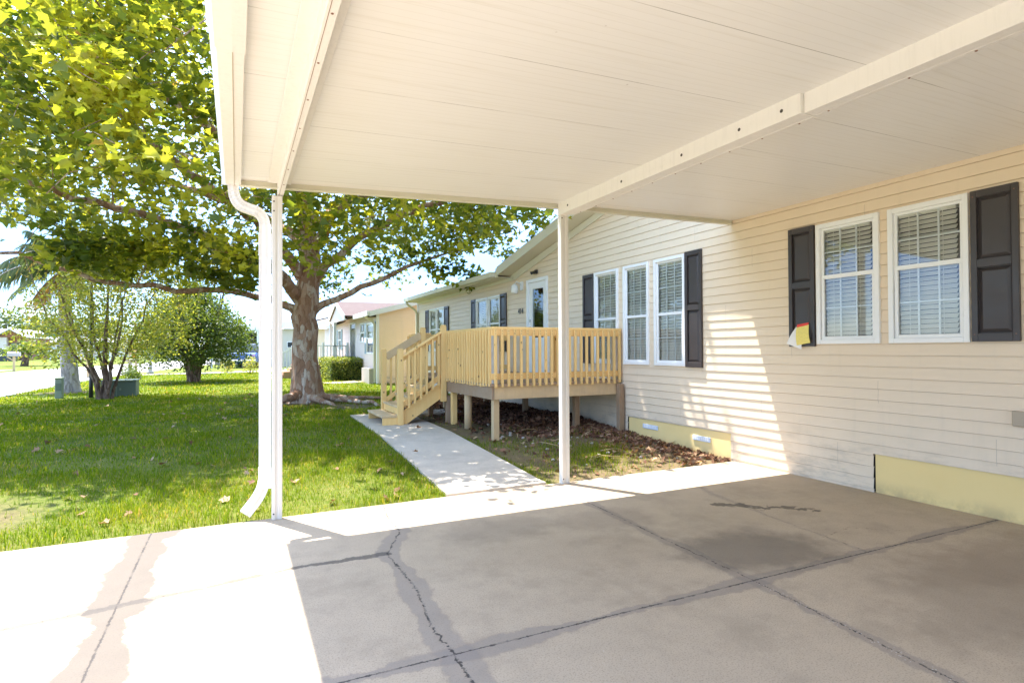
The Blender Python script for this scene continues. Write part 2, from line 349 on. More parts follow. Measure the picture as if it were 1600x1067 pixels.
M['dry_leaf'] = m_leaf('dry_leaf', [(0, (.085, .040, .024)), (.4, (.18, .085, .05)), (.7, (.32, .18, .10)), (1, (.46, .33, .21))], .15, 1.1, .8)
M['hedge'] = m_leaf('hedge_leaf', [(0, (.06, .10, .02)), (.5, (.14, .19, .04)), (1, (.28, .30, .08))], .4, 1.8)
for k, c in (('teal', (.16, .30, .33)), ('blue', (.02, .08, .32)), ('charcoal', (.03, .03, .035))):
    t = NT('car_paint_' + k); t.b.inputs["Coat Weight"].default_value = .8; M['car_' + k] = t.fin(t.mix(t.noise(t.co(), 2.), c3(c, .95), c), .35, .2)
M['car_glass'] = simple('tinted_car_glass', (.03, .04, .045), .08, .02)
M['head'] = simple('headlight_glass', (.75, .75, .72), .15, .02, metal=.6)
M['brick'] = simple('red_brick', (.34, .15, .10), .9, .25, 14.)

# ------------------------------------------------------------------ mesh helper
def root_loc(p):
    v = Vector((0, 0, 0))
    while p is not None: v += p.location; p = p.parent
    return v
class MB:
    def __init__(s): s.v = []; s.f = []; s.sm = []
    def quad(s, *pts):
        i = len(s.v); s.v += [tuple(p) for p in pts]; s.f.append(tuple(range(i, i + len(pts)))); s.sm.append(False); return s
    def box(s, x0, x1, y0, y1, z0, z1, c=0.):
        if x0 > x1: x0, x1 = x1, x0
        if y0 > y1: y0, y1 = y1, y0
        if z0 > z1: z0, z1 = z1, z0
        return s.hexa([(x0, y0, z0), (x1, y0, z0), (x1, y1, z0), (x0, y1, z0), (x0, y0, z1), (x1, y0, z1), (x1, y1, z1), (x0, y1, z1)])
    def hexa(s, p):
        i = len(s.v); s.v += [tuple(q) for q in p]
        for q in ((0, 3, 2, 1), (4, 5, 6, 7), (0, 1, 5, 4), (1, 2, 6, 5), (2, 3, 7, 6), (3, 0, 4, 7)):
            s.f.append(tuple(i + k for k in q)); s.sm.append(False)
        return s
    def bar(s, a, b, w, h, up=(0, 0, 1)):     # square bar from a to b; w across, h along up
        a = Vector(a); b = Vector(b); d = (b - a).normalized(); u = Vector(up); sd = d.cross(u)
        if sd.length < 1e-4: sd = d.cross(Vector((1, 0, 0)))
        sd.normalize(); u = sd.cross(d).normalized(); p = []
        for q in (a, b):
            for sx, sz in ((-1, -1), (1, -1), (1, 1), (-1, 1)): p.append(q + sd * sx * w / 2 + u * sz * h / 2)
        return s.hexa([p[0], p[1], p[2], p[3], p[4], p[5], p[6], p[7]])
    def prism(s, poly, axis, a, b):            # polygon in the plane normal to axis
        def P(q, t): return {'X': (t, q[0], q[1]), 'Y': (q[0], t, q[1]), 'Z': (q[0], q[1], t)}[axis]
        n = len(poly); i = len(s.v); s.v += [P(q, a) for q in poly] + [P(q, b) for q in poly]
        s.f.append(tuple(i + k for k in range(n))[::-1]); s.f.append(tuple(i + n + k for k in range(n))); s.sm += [False] * 2
        for k in range(n): s.f.append((i + k, i + (k + 1) % n, i + n + (k + 1) % n, i + n + k)); s.sm.append(False)
        return s
    def tube(s, path, rad, n=10, caps=True, sq=None, wob=None):
        path = [Vector(p) for p in path]; i0 = len(s.v); ref = Vector((0.13, 0.31, .94)); prev = None
        for k, p in enumerate(path):
            d = (path[min(k + 1, len(path) - 1)] - path[max(k - 1, 0)]).normalized()
            if prev is None: a = d.cross(ref); a = a if a.length > 1e-3 else d.cross(Vector((1, 0, 0)))
            else: a = prev - d * prev.dot(d)
            a.normalize(); prev = a; b = d.cross(a); r = rad[k] if hasattr(rad, '__len__') else rad
            for j in range(n):
                t = 2 * math.pi * j / n; rr = r * (wob(k, t) if wob else 1.); s.v.append(tuple(p + a * math.cos(t) * rr + b * math.sin(t) * rr))
        for k in range(len(path) - 1):
            for j in range(n):
                a = i0 + k * n + j; b = i0 + k * n + (j + 1) % n; s.f.append((a, b, b + n, a + n)); s.sm.append(True)
        if caps:
            s.f.append(tuple(i0 + j for j in range(n))[::-1]); s.f.append(tuple(i0 + (len(path) - 1) * n + j for j in range(n))); s.sm += [False] * 2
        return s
    def sweep(s, path, prof):                  # rectangular/any profile, prof = list of (u,v); path bends in a vertical plane or freely
        path = [Vector(p) for p in path]; i0 = len(s.v); n = len(prof)
        for k, p in enumerate(path):
            d = (path[min(k + 1, len(path) - 1)] - path[max(k - 1, 0)]).normalized(); b = Vector((0, 1, 0)); b = (b - d * b.dot(d)).normalized(); a = b.cross(d)
            for u, v in prof: s.v.append(tuple(p + a * u + b * v))
        for k in range(len(path) - 1):
            for j in range(n):
                a = i0 + k * n + j; b = i0 + k * n + (j + 1) % n; s.f.append((a, b, b + n, a + n)); s.sm.append(False)
        s.f.append(tuple(i0 + j for j in range(n))[::-1]); s.f.append(tuple(i0 + (len(path) - 1) * n + j for j in range(n))); s.sm += [False] * 2
        return s
    def lathe(s, c, prof, n=16):
        i0 = len(s.v)
        for r, z in prof:
            for j in range(n): t = 2 * math.pi * j / n; s.v.append((c[0] + r * math.cos(t), c[1] + r * math.sin(t), c[2] + z))
        for k in range(len(prof) - 1):
            for j in range(n):
                a = i0 + k * n + j; b = i0 + k * n + (j + 1) % n; s.f.append((a, b, b + n, a + n)); s.sm.append(True)
        s.f.append(tuple(i0 + j for j in range(n))[::-1]); s.f.append(tuple(i0 + (len(prof) - 1) * n + j for j in range(n))); s.sm += [False] * 2
        return s
    def each(s, name, mat, parent=None, bevel=0.):      # every loose piece an object of its own
        p = list(range(len(s.v)))
        def fd(i):
            while p[i] != i: p[i] = p[p[i]]; i = p[i]
            return i
        for f in s.f:
            for i in f[1:]: p[fd(i)] = fd(f[0])
        g = {}
        for f, m_ in zip(s.f, s.sm): g.setdefault(fd(f[0]), []).append((f, m_))
        out = []
        for fs in g.values():
            ids = sorted({i for f, _ in fs for i in f}); mp = {i: k for k, i in enumerate(ids)}; b = MB()
            b.v = [s.v[i] for i in ids]; b.f = [tuple(mp[i] for i in f) for f, _ in fs]; b.sm = [m_ for _, m_ in fs]; out.append(b.build(name, mat, parent, bevel))
        return out
    def build(s, name, mat, parent=None, bevel=0., loc=None):
        me = bpy.data.meshes.new(name); o = root_loc(parent) if parent else Vector(loc or (0, 0, 0))
        me.from_pydata([(v[0] - o.x, v[1] - o.y, v[2] - o.z) for v in s.v], [], s.f)
        me.polygons.foreach_set('use_smooth', s.sm); me.materials.append(M[mat] if isinstance(mat, str) else mat)
        ob = bpy.data.objects.new(name, me); COL.objects.link(ob)
        if parent: ob.parent = parent
        elif loc: ob.location = loc
        if bevel:
            b = ob.modifiers.new('bevel', 'BEVEL'); b.width = bevel; b.segments = 1; b.limit_method = 'ANGLE'
        return ob
def tag(o, label=None, cat=None, group=None, kind=None):
    if label: o['label'] = label
    if cat: o['category'] = cat
    if group: o['group'] = group
    if kind: o['kind'] = kind
    return o
def empty(name, loc, label, cat, group=None):
    o = bpy.data.objects.new(name, None); COL.objects.link(o); o.location = loc; o.empty_display_size = .2
    return tag(o, label, cat, group)
def copy_tree(o, parent=None):
    c = o.copy(); COL.objects.link(c); c.parent = parent
    for ch in [k for k in list(bpy.data.objects) if k.parent == o]: copy_tree(ch, c)
    return c
def npmesh(name, V, F, mat, parent=None, tint=None, loc=(0, 0, 0)):
    """V (n,3); F (m,k) equal-size faces or list of arrays"""
    o = np.array(root_loc(parent) if parent else loc); V = V - o
    Fs = F if isinstance(F, list) else [F]
    me = bpy.data.meshes.new(name); me.vertices.add(len(V)); me.vertices.foreach_set('co', V.astype(np.float32).ravel())
    tot = sum(f.size for f in Fs); me.loops.add(tot); me.loops.foreach_set('vertex_index', np.concatenate([f.ravel() for f in Fs]).astype(np.int32))
    cnt = np.concatenate([np.full(len(f), f.shape[1]) for f in Fs]); st = np.concatenate([[0], np.cumsum(cnt)[:-1]])
    me.polygons.add(len(cnt)); me.polygons.foreach_set('loop_start', st.astype(np.int32)); me.polygons.foreach_set('loop_total', cnt.astype(np.int32))
    me.update(calc_edges=True)
    if tint is not None:
        a = me.attributes.new('tint', 'FLOAT', 'POINT'); a.data.foreach_set('value', tint.astype(np.float32))
    me.materials.append(M[mat]); ob = bpy.data.objects.new(name, me); COL.objects.link(ob)
    if parent: ob.parent = parent
    else: ob.location = loc
    return ob
def gz(y):
    y = np.asarray(y, float)
    return 0.12 * np.clip((y - 5.3) / 3, 0, 1) + .006 * np.clip(y - 14, 0, 76)
def G(y): return float(gz(y))

XW = 5.567

# ------------------------------------------------------------------ ground, drive, road, path
b = MB(); ys = [-60, 5.12, 5.18, 5.3, 8.3, 14, 90, 300, 900]; zs = [-.06, -.06, -.015] + [G(y) for y in ys[3:]]
for k in range(len(ys) - 1):
    b.quad((-900, ys[k], zs[k]), (900, ys[k], zs[k]), (900, ys[k + 1], zs[k + 1]), (-900, ys[k + 1], zs[k + 1]))
tag(b.build('ground', 'ground'), 'green lawn and bare soil around the houses', None, None, 'structure')
b = MB().box(-5.0, XW + .3, -6, 5.17, -.12, 0.0)
tag(b.build('driveway', 'concrete', bevel=.006), 'cracked pale concrete carport slab', None, None, 'structure')
b = MB()
P = [(5.175, 1.81, 2.89), (5.3, 1.815, 2.89), (8.3, 1.90, 2.97), (11.3, 1.98, 3.07)]
def walk(b, P, top, th):
    n = len(P)
    for (y0, a0, b0), (y1, a1, b1) in zip(P, P[1:]):
        z0, z1 = G(y0) + top, G(y1) + top
        b.hexa([(a0, y0, z0 - th), (b0, y0, z0 - th), (b1, y1, z1 - th), (a1, y1, z1 - th), (a0, y0, z0), (b0, y0, z0), (b1, y1, z1), (a1, y1, z1)])
walk(b, P, .022, .09)
tag(b.build('path', 'concrete_path'), 'narrow concrete path from the slab to the steps', None, None, 'structure')
b = MB(); walk(b, [(10.75, 3.12, 4.1), (11.45, 3.15, 4.15)], .03, .08)
tag(b.build('paving_slab', 'concrete_path'), 'square concrete slab under the wooden deck behind the steps', 'paving slab')
# road ribbon
def ribbon(name, pts, w, mat, dz=.012, label=None):
    b = MB(); L = []
    for k, (x, y) in enumerate(pts):
        a = pts[max(0, k - 1)]; c = pts[min(len(pts) - 1, k + 1)]; d = Vector((c[0] - a[0], c[1] - a[1])).normalized(); n = Vector((-d.y, d.x))
        ww = w[k] if hasattr(w, '__len__') else w
        l = (x + n.x * ww / 2, y + n.y * ww / 2); r = (x - n.x * ww / 2, y - n.y * ww / 2); L.append((l, r))
    for (l0, r0), (l1, r1) in zip(L, L[1:]):
        b.quad(*[(p[0], p[1], G(p[1]) + dz) for p in (l0, r0, r1, l1)])
    return tag(b.build(name, mat), label, None, None, 'structure')
ribbon('road', [(-9.4, y) for y in (-60, 5.3, 8.3, 14, 20)] + [(-9.2, 27), (-8.2, 36), (-6.6, 45), (-4.4, 54), (-1, 64), (6, 76), (18, 84)], [7.2] * 9 + [7.6, 9, 10, 12], 'road', label='pale residential street curving right')
ribbon('driveway', [(-12.5, 41.5), (-17, 43.2), (-24, 43.5)], [4, 3, 3], 'road', .02, 'pale driveway off the far side of the street')
ribbon('driveway', [(-4.4, 32.8), (-1.5, 33.2), (3, 35.2), (6, 38)], [.9, .9, 2.2, 4], 'road', .02, 'pale drive of the next house')
ribbon('path', [(3.0, 21.9), (3.9, 22.2), (4.6, 22.8)], [.9, .9, .8], 'concrete_path', .02, 'curved pale edging path by the hedge')

# ------------------------------------------------------------------ lapped siding
def siding(y0, y1, z0, z1, openings, xw=XW, sgn=-1, pitch=.108, step=.0085, yspan=None, b=None, axis='X', gap=.0032):
    b = b or MB()
    def pt(off, y, z): return (xw + sgn * off, y, z) if axis == 'X' else (y, xw + sgn * off, z)
    n = int(math.ceil((z1 - z0) / pitch))
    for k in range(n):
        za, zb = z0 + k * pitch, min(z1, z0 + (k + 1) * pitch)
        cuts = sorted({za, zb} | {z for o in openings for z in (o[2], o[3]) if za < z < zb})
        for c0, c1 in zip(cuts, cuts[1:]):
            zm = (c0 + c1) / 2; sp = [(y0, y1)]
            ya0, yb0 = yspan(c0) if yspan else (y0, y1); ya1, yb1 = yspan(c1) if yspan else (y0, y1)
            ops = sorted([(o[0], o[1]) for o in openings if o[2] < zm < o[3]])
            L = []; cur = None
            edges = [(ya0, ya1)]
            for a, c in ops: edges += [(a, a), (c, c)]
            edges.append((yb0, yb1))
            o0 = .0035 + step * (1 - (c0 - za) / pitch); o1 = .0035 + step * (1 - (c1 - za) / pitch)
            for e0, e1 in zip(edges[::2], edges[1::2]):
                if e1[0] - e0[0] < 1e-4 and e1[1] - e0[1] < 1e-4: continue
                gp = gap if abs(c0 - za) < 1e-6 else 0.
                b.quad(pt(o0, e0[0], c0 + gp), pt(o0, e1[0], c0 + gp), pt(o1, e1[1], c1), pt(o1, e0[1], c1))
                if gp:        # hem under the course and the shadow gap behind it
                    b.quad(pt(-.012, e0[0], c0 + gp), pt(-.012, e1[0], c0 + gp), pt(o0, e1[0], c0 + gp), pt(o0, e0[0], c0 + gp))
                    b.quad(pt(-.012, e0[0], c0), pt(-.012, e1[0], c0), pt(-.012, e1[0], c0 + gp), pt(-.012, e0[0], c0 + gp))
                    b.quad(pt(.0035, e0[0], c0), pt(.0035, e1[0], c0), pt(-.012, e1[0], c0), pt(-.012, e0[0], c0))
    return b

house = empty('mobile_home', (XW, 7, 0), 'long beige vinyl-sided home with dark shutters along the carport and deck', 'house')
WINS = []   # (y0,y1,z0,z1,zmid)
near = [(2.615, 3.274), (3.357, 4.014)]; trip = [(5.985, 6.63), (6.748, 7.373), (7.509, 8.184)]
mid = [(12.08, 12.79), (12.83, 13.56)]; far = [(16.06, 16.76), (16.80, 17.50)]
WINS += [(a, c, 1.44, 2.70, 2.14) for a, c in near] + [(a, c, 1.155, 2.705, 1.90) for a, c in trip] + [(a, c, 1.35, 2.68, 2.02) for a, c in mid + far]
DOOR = (9.82, 10.73, .92, 2.86)
P1 = (5.215, 7.29, -.2, .335); P2 = (.6, 3.446, -.2, .372)
ops = [(a + .02, c - .02, z0 + .02, z1 - .02) for a, c, z0, z1, zm in WINS] + [(DOOR[0] + .03, DOOR[1] - .03, DOOR[2], DOOR[3] - .03), P1, P2]
Z0 = -.082
AP = (6.0, 3.22 + .2 * 5.5)     # gable apex
def ysp(z):
    if z <= 3.2: return (-4., 18.86)
    h = (z - 3.2) / .2; return (.5 + h, 11.48 - h) if h < 5.4 else (5.9, 6.08)
b = siding(-4, 18.86, Z0, 4.28, ops, yspan=ysp); wall = b.build('wall', 'siding', house)
b = MB(); # vertical lap joints of the panels
siding(XW, XW + 7.5, Z0, 3.1, [], xw=18.86, sgn=1, axis='Y', b=b); b.build('wall', 'siding', house)
b = MB().quad((XW + 7.5, -4, 0), (XW + 7.5, 18.8, 0), (XW + 7.5, 18.8, 3.1), (XW + 7.5, -4, 3.1)); b.quad((XW, -4, 0), (XW + 7.5, -4, 0), (XW + 7.5, -4, 3.1), (XW, -4, 3.1))
b.build('wall', 'siding', house)
# dark sheets behind windows and skirt openings, shade of both put into their colour
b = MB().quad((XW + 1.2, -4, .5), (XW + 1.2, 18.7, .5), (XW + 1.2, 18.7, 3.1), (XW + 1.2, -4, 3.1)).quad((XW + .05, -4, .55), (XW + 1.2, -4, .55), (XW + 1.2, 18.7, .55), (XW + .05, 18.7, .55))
b.quad((XW + .06, 0, -.2), (XW + .06, 8, -.2), (XW + .06, 8, .55), (XW + .06, 0, .55)); b.build('dark_backing', 'unlit_fill', house)
MB().box(XW - .022, XW + .03, 18.80, 18.885, -.08, 3.12).build('corner_trim', 'cream', house, .004)
# skirt boards where siding is missing
def skirt(y0, y1, za, zb, vents, label):
    b = MB().hexa([(XW + .006, y0 + .012, -.15), (XW + .03, y0 + .012, -.15), (XW + .03, y1 - .01, -.15), (XW + .006, y1 - .01, -.15),
                   (XW + .006, y0 + .012, za), (XW + .03, y0 + .012, za), (XW + .03, y1 - .01, zb), (XW + .006, y1 - .01, zb)])
    p = b.build('skirting_board', 'foam', house); p['label'] = label
    for (a, c, z) in vents:
        v = MB().box(XW - .008, XW + .004, a, c, z - .035, z + .03).build('vent', 'vent_blue', p, .003)
        q = MB(); k = a + .03
        while k < c - .03: q.box(XW - .0105, XW - .0075, k, k + .022, z - .022, z + .018); k += .036
        q.each('vent_slot', 'white_vinyl', p)
skirt(P1[0], P1[1], .33, .33, [(5.56, 5.88, .205), (6.59, 6.93, .235)], 'yellow foam board with two pale vents under the shutters')
skirt(P2[0], P2[1], .368, .368, [], 'plain yellow foam board under the carport windows')

# windows
def make_window(y0, y1, z0, z1, zm, upper_rows=1):
    fw = .045
    f = MB(); x0, x1 = XW - .036, XW + .03
    f.box(x0, x1, y0, y0 + fw, z0, z1).box(x0, x1, y1 - fw, y1, z0, z1).box(x0 + .001, x1, y0 + fw, y1 - fw, z0, z0 + fw).box(x0 + .001, x1, y0 + fw, y1 - fw, z1 - fw, z1)
    w = f.build('window', 'white_vinyl', house, .003)
    a, c = y0 + fw, y1 - fw
    s = MB(); xs = XW - .012
    s.box(xs, xs + .03, a, c, zm - .022, zm + .02)
    s.box(xs + .004, xs + .03, a, a + .028, zm + .02, z1 - fw).box(xs + .004, xs + .03, c - .028, c, zm + .02, z1 - fw).box(xs + .005, xs + .03, a + .028, c - .028, z1 - fw - .025, z1 - fw)
    s.box(xs - .004, xs + .02, a + .004, a + .034, z0 + fw, zm - .022).box(xs - .004, xs + .02, c - .034, c - .004, z0 + fw, zm - .022).box(xs - .003, xs + .02, a + .034, c - .034, z0 + fw, z0 + fw + .032)
    s.build('sash', 'white_vinyl', w, .002)
    ga, gc = a + .03, c - .03; x = XW + .012
    gr = MB()
    for lo, hi in ((zm + .02, z1 - fw - .025), (z0 + fw + .03, zm - .022)):
        for k in (1, 2): yy = ga + (gc - ga) * k / 3; gr.box(x - .002, x + .006, yy - .008, yy + .008, lo, hi)
        zz = (lo + hi) / 2; gr.box(x - .0015, x + .0055, ga, gc, zz - .008, zz + .008)
    gr.build('grille', 'white_vinyl', w)
    MB().quad((x - .008, a + .01, z0 + fw), (x - .008, a + .01, z1 - fw), (x - .008, c - .01, z1 - fw), (x - .008, c - .01, z0 + fw)).build('pane', 'glass', w)
    bl = MB(); z = z0 + fw + .02; xb = XW + .050
    while z < z1 - fw - .03:
        t = R(50 + random.uniform(-3, 3)); dx, dz = .024 * math.cos(t), .024 * math.sin(t); j = random.uniform(-.002, .002)
        bl.hexa([(xb - dx, a + .075, z - dz), (xb + dx, a + .075, z + dz), (xb + dx, c - .012, z + dz + j), (xb - dx, c - .012, z - dz + j),
                 (xb - dx, a + .075, z - dz + .003), (xb + dx, a + .075, z + dz + .003), (xb + dx, c - .012, z + dz + j + .003), (xb - dx, c - .012, z - dz + j + .003)])
        z += .043
    for yy in (a + .17, c - .12): bl.box(xb - .027, xb - .0255, yy, yy + .004, z0 + fw, z1 - fw)
    bl.box(xb - .03, xb + .03, a + .07, c - .01, z1 - fw - .04, z1 - fw)
    bl.build('blind', 'blind', w)
    rv = MB().box(XW + .03, XW + .12, y0 + .01, y0 + .02, z0, z1).box(XW + .03, XW + .14, y1 - .02, y1 - .01, z0, z1).box(XW + .031, XW + .14, y0 + .02, y1 - .02, z0 - .01, z0)
    rv.build('reveal', 'blind', w)
    return w
for (a, c, z0, z1, zm) in WINS: make_window(a, c, z0, z1, zm)
def make_shutter(y0, y1, z0, z1, label=None):
    x0, x1 = XW - .042, XW - .012; e = .045; zmid = (z0 + z1) / 2 + .02
    s = MB().box(x0, x1, y0, y0 + e, z0, z1).box(x0, x1, y1 - e, y1, z0, z1)
    for q0, q1 in ((z0, z0 + .07), (zmid - .035, zmid + .035), (z1 - .06, z1)): s.box(x0 + .0008, x1, y0 + e, y1 - e, q0, q1)
    sh = s.build('shutter', 'shutter', house, .003)
    if label: sh['label'] = label
    p = MB()
    for q0, q1 in ((z0 + .07, zmid - .035), (zmid + .035, z1 - .06)):
        a, c = y0 + e, y1 - e; i = .035; xo, xi = x1 - .004, x0 + .008
        p.quad((xo, a, q0), (xo, c, q0), (xo, c, q1), (xo, a, q1))
        A = [(a + .006, q0 + .006), (c - .006, q0 + .006), (c - .006, q1 - .006), (a + .006, q1 - .006)]; B = [(a + i, q0 + i), (c - i, q0 + i), (c - i, q1 - i), (a + i, q1 - i)]
        for k in range(4):
            k2 = (k + 1) % 4; p.quad((xo - .001, *A[k]), (xo - .001, *A[k2]), (xi, *B[k2]), (xi, *B[k]))
        p.quad(*[(xi, *q) for q in B])
    p.build('panel', 'shutter', sh)
    q = MB()
    for yy, zz in ((y0 + .022, z1 - .05), (y1 - .022, z1 - .05), (y0 + .022, z0 + .06), (y1 - .022, z0 + .06)): q.box(x0 - .002, x0 + .002, yy - .004, yy + .004, zz - .004, zz + .004)
    q.each('screw', 'screw', sh)
for y0, y1, z0, z1 in [(2.272, 2.597), (4.032, 4.343)] and [(2.272, 2.597, 1.445, 2.70), (4.032, 4.343, 1.415, 2.71), (5.665, 5.972, 1.145, 2.72), (8.20, 8.53, 1.15, 2.70), (11.73, 12.06, 1.35, 2.69), (13.58, 13.88, 1.35, 2.69), (15.66, 16.03, 1.35, 2.67), (17.53, 17.9, 1.35, 2.67)]:
    make_shutter(y0, y1, z0, z1)

# front door
y0, y1, z0, z1 = DOOR
d = MB().box(XW - .035, XW + .06, y0, y0 + .07, z0, z1).box(XW - .035, XW + .06, y1 - .07, y1, z0, z1).box(XW - .034, XW + .06, y0 + .07, y1 - .07, z1 - .07, z1)
door = MB()
door.box(XW + .0, XW + .04, y0 + .07, y1 - .07, z0, z0 + .72).box(XW + .0, XW + .04, y0 + .07, y0 + .22, z0 + .72, z1 - .07).box(XW + .0, XW + .04, y1 - .22, y1 - .07, z0 + .72, z1 - .07).box(XW + .0, XW + .04, y0 + .22, y1 - .22, z1 - .21, z1 - .07)
do = door.build('front_door', 'white_vinyl', house, .004)
d.build('frame', 'white_vinyl', do, .004)
MB().box(XW + .012, XW + .02, y0 + .22, y1 - .22, z0 + .72, z1 - .21).build('pane', 'glass', do)
MB().lathe((0, 0, 0), [(.0, 0)], 3)
h = MB().tube([(XW, y1 - .13, 1.86), (XW - .05, y1 - .13, 1.86)], .012, 8).tube([(XW - .05, y1 - .14, 1.86), (XW - .05, y1 - .24, 1.86)], .011, 8).tube([(XW, y1 - .13, 2.0), (XW - .02, y1 - .13, 2.0)], .028, 10)
h.each('handle', 'chrome', do)
# porch lantern beside the door
pl = MB().box(XW - .03, XW - .005, 10.90, 11.02, 2.68, 2.86).tube([(XW - .02, 10.96, 2.80), (XW - .14, 10.97, 2.86), (XW - .18, 10.98, 2.80)], .012, 8).build('porch_lamp', 'white_vinyl', house, .003)
MB().lathe((XW - .18, 10.98, 2.60), [(.045, 0), (.075, .02), (.08, .10), (.07, .16), (.03, .20), (.01, .21)], 14).build('lamp_shade', 'lamp_glass', pl)
sl = MB().box(XW - .05, XW - .005, 10.24, 10.32, 2.95, 3.03).tube([(XW - .05, 10.25, 2.99), (XW - .12, 10.21, 2.96)], [.022, .036], 10).tube([(XW - .05, 10.31, 2.99), (XW - .12, 10.35, 2.96)], [.022, .036], 10).build('security_light', 'black_metal', house)
MB().box(XW - .03, XW - .005, 8.62, 8.68, 1.50, 1.61).build('doorbell_box', 'white_vinyl', house, .003)
MB().box(XW - .05, XW - .005, 2.16, 2.33, .775, .895).build('outlet_box', 'tan_plastic', house, .005)
def text(body, size, mat, parent, loc, rot, name, ext=.004):
    cu = bpy.data.curves.new(name, 'FONT'); cu.body = body; cu.size = size; cu.extrude = ext; cu.align_x = 'CENTER'; cu.align_y = 'CENTER'
    ob = bpy.data.objects.new(name, cu); COL.objects.link(ob)
    dg = bpy.context.evaluated_depsgraph_get(); me = bpy.data.meshes.new_from_object(ob.evaluated_get(dg)); bpy.data.objects.remove(ob)
    me.materials.clear(); me.materials.append(M[mat]); o2 = bpy.data.objects.new(name, me); COL.objects.link(o2)
    o2.parent = parent; o2.location = Vector(loc) - (root_loc(parent) if parent else Vector()); o2.rotation_euler = rot; return o2
text('414', .17, 'black_metal', house, (XW - .018, 11.02, 2.22), (R(90), 0, R(-90)), 'house_number')

# roof, soffits, rakes
OH = .33; XE = XW - OH
b = MB()
# main roof plane from eave
def slab(b, p, th=.05):   # four top corners -> slab
    n = (Vector(p[1]) - Vector(p[0])).cross(Vector(p[3]) - Vector(p[0])).normalized()
    if n.z < 0: n = -n
    b.hexa([tuple(Vector(q) - n * th) for q in p] + [tuple(q) for q in p])
slab(b, [(XE, 11.3, 3.14), (XW + 3.9, 11.3, 4.20), (XW + 3.9, 18.95, 4.20), (XE, 18.95, 3.14)])
slab(b, [(XE, -4.2, 3.14), (XW + 3.9, -4.2, 4.20), (XW + 3.9, .3, 4.20), (XE, .3, 3.14)])
slab(b, [(XW + .2, 1, 3.25), (XW + 3.9, 1, 4.19), (XW + 3.9, 11.3, 4.19), (XW + .2, 11.3, 3.25)])
slab(b, [(XW + 7.7, -4.2, 3.14), (XW + 3.9, -4.2, 4.20), (XW + 3.9, 18.95, 4.20), (XW + 7.7, 18.95, 3.14)])
za = 3.30 + .2 * 5.48
slab(b, [(XE, 11.55, 3.25), (XE, 6.0, 3.25 + .2 * 5.55), (XW + 4.2, 6.0, 3.25 + .2 * 5.55), (XW + 4.2, 11.55, 3.25)])
slab(b, [(XE, .45, 3.25), (XE, 6.0, 3.25 + .2 * 5.55), (XW + 4.2, 6.0, 3.25 + .2 * 5.55), (XW + 4.2, .45, 3.25)])
roof = b.build('roof', 'shingle_grey', house)
MB().tube([(XW + .9, 12.3, 3.2), (XW + .9, 12.3, 3.72)], .05, 10).box(XW - .2, XW - .05, 11.75, 11.95, 3.12, 3.26).box(XW - .18, XW - .08, 11.60, 11.68, 3.12, 3.32).build('roof_vent', 'cream', roof)
b = MB().box(XE - .025, XE, 11.5, 18.98, 3.0, 3.145)
b.prism([(11.53, 3.04), (11.53, 3.235), (6.0, 3.235 + .2 * 5.53), (.47, 3.235), (.47, 3.04), (6.0, 3.04 + .2 * 5.53)], 'X', XE - .03, XE - .003)
b.box(XE - .025, XE, -4.2, .5, 3.0, 3.145); b.build('fascia', 'cream', house)
b = MB().box(XE, XW - .002, 11.53, 18.95, 3.005, 3.02); b.box(XE, XW - .002, -4.2, .47, 3.005, 3.02)
b.prism([(11.53, 3.055), (11.53, 3.075), (6.0, 3.075 + .2 * 5.53), (.47, 3.075), (.47, 3.055), (6.0, 3.055 + .2 * 5.53)], 'X', XE, XW - .003)
b.build('soffit', 'cream', house)
b = MB().box(XW - .03, XW - .014, 11.35, 18.80, 2.93, 3.004)
b.prism([(11.35, 2.93), (11.5, 3.05), (6.0, 3.054 + .2 * 5.5), (.5, 3.05), (.65, 2.93), (6.0, 2.97 + .2 * 5.4)], 'X', XW - .03, XW - .014); b.build('frieze_trim', 'cream', house)
# roof-edge gutter and corner downspout
b = MB().prism([(XE - .13, 3.02), (XE - .028, 3.02), (XE - .028, 3.13), (XE - .14, 3.13)], 'Y', 11.6, 19.0); b.build('gutter', 'cream', house)
b = MB().sweep([(XE - .08, 18.78, 3.03), (XE - .08, 18.78, 2.95), (XE + .05, 18.8, 2.86), (XW - .11, 18.8, 2.74), (XW - .06, 18.8, 2.64), (XW - .06, 18.8, .3)], [(-.03, -.035), (.03, -.035), (.03, .035), (-.03, .035)]); b.build('downspout', 'cream', house)

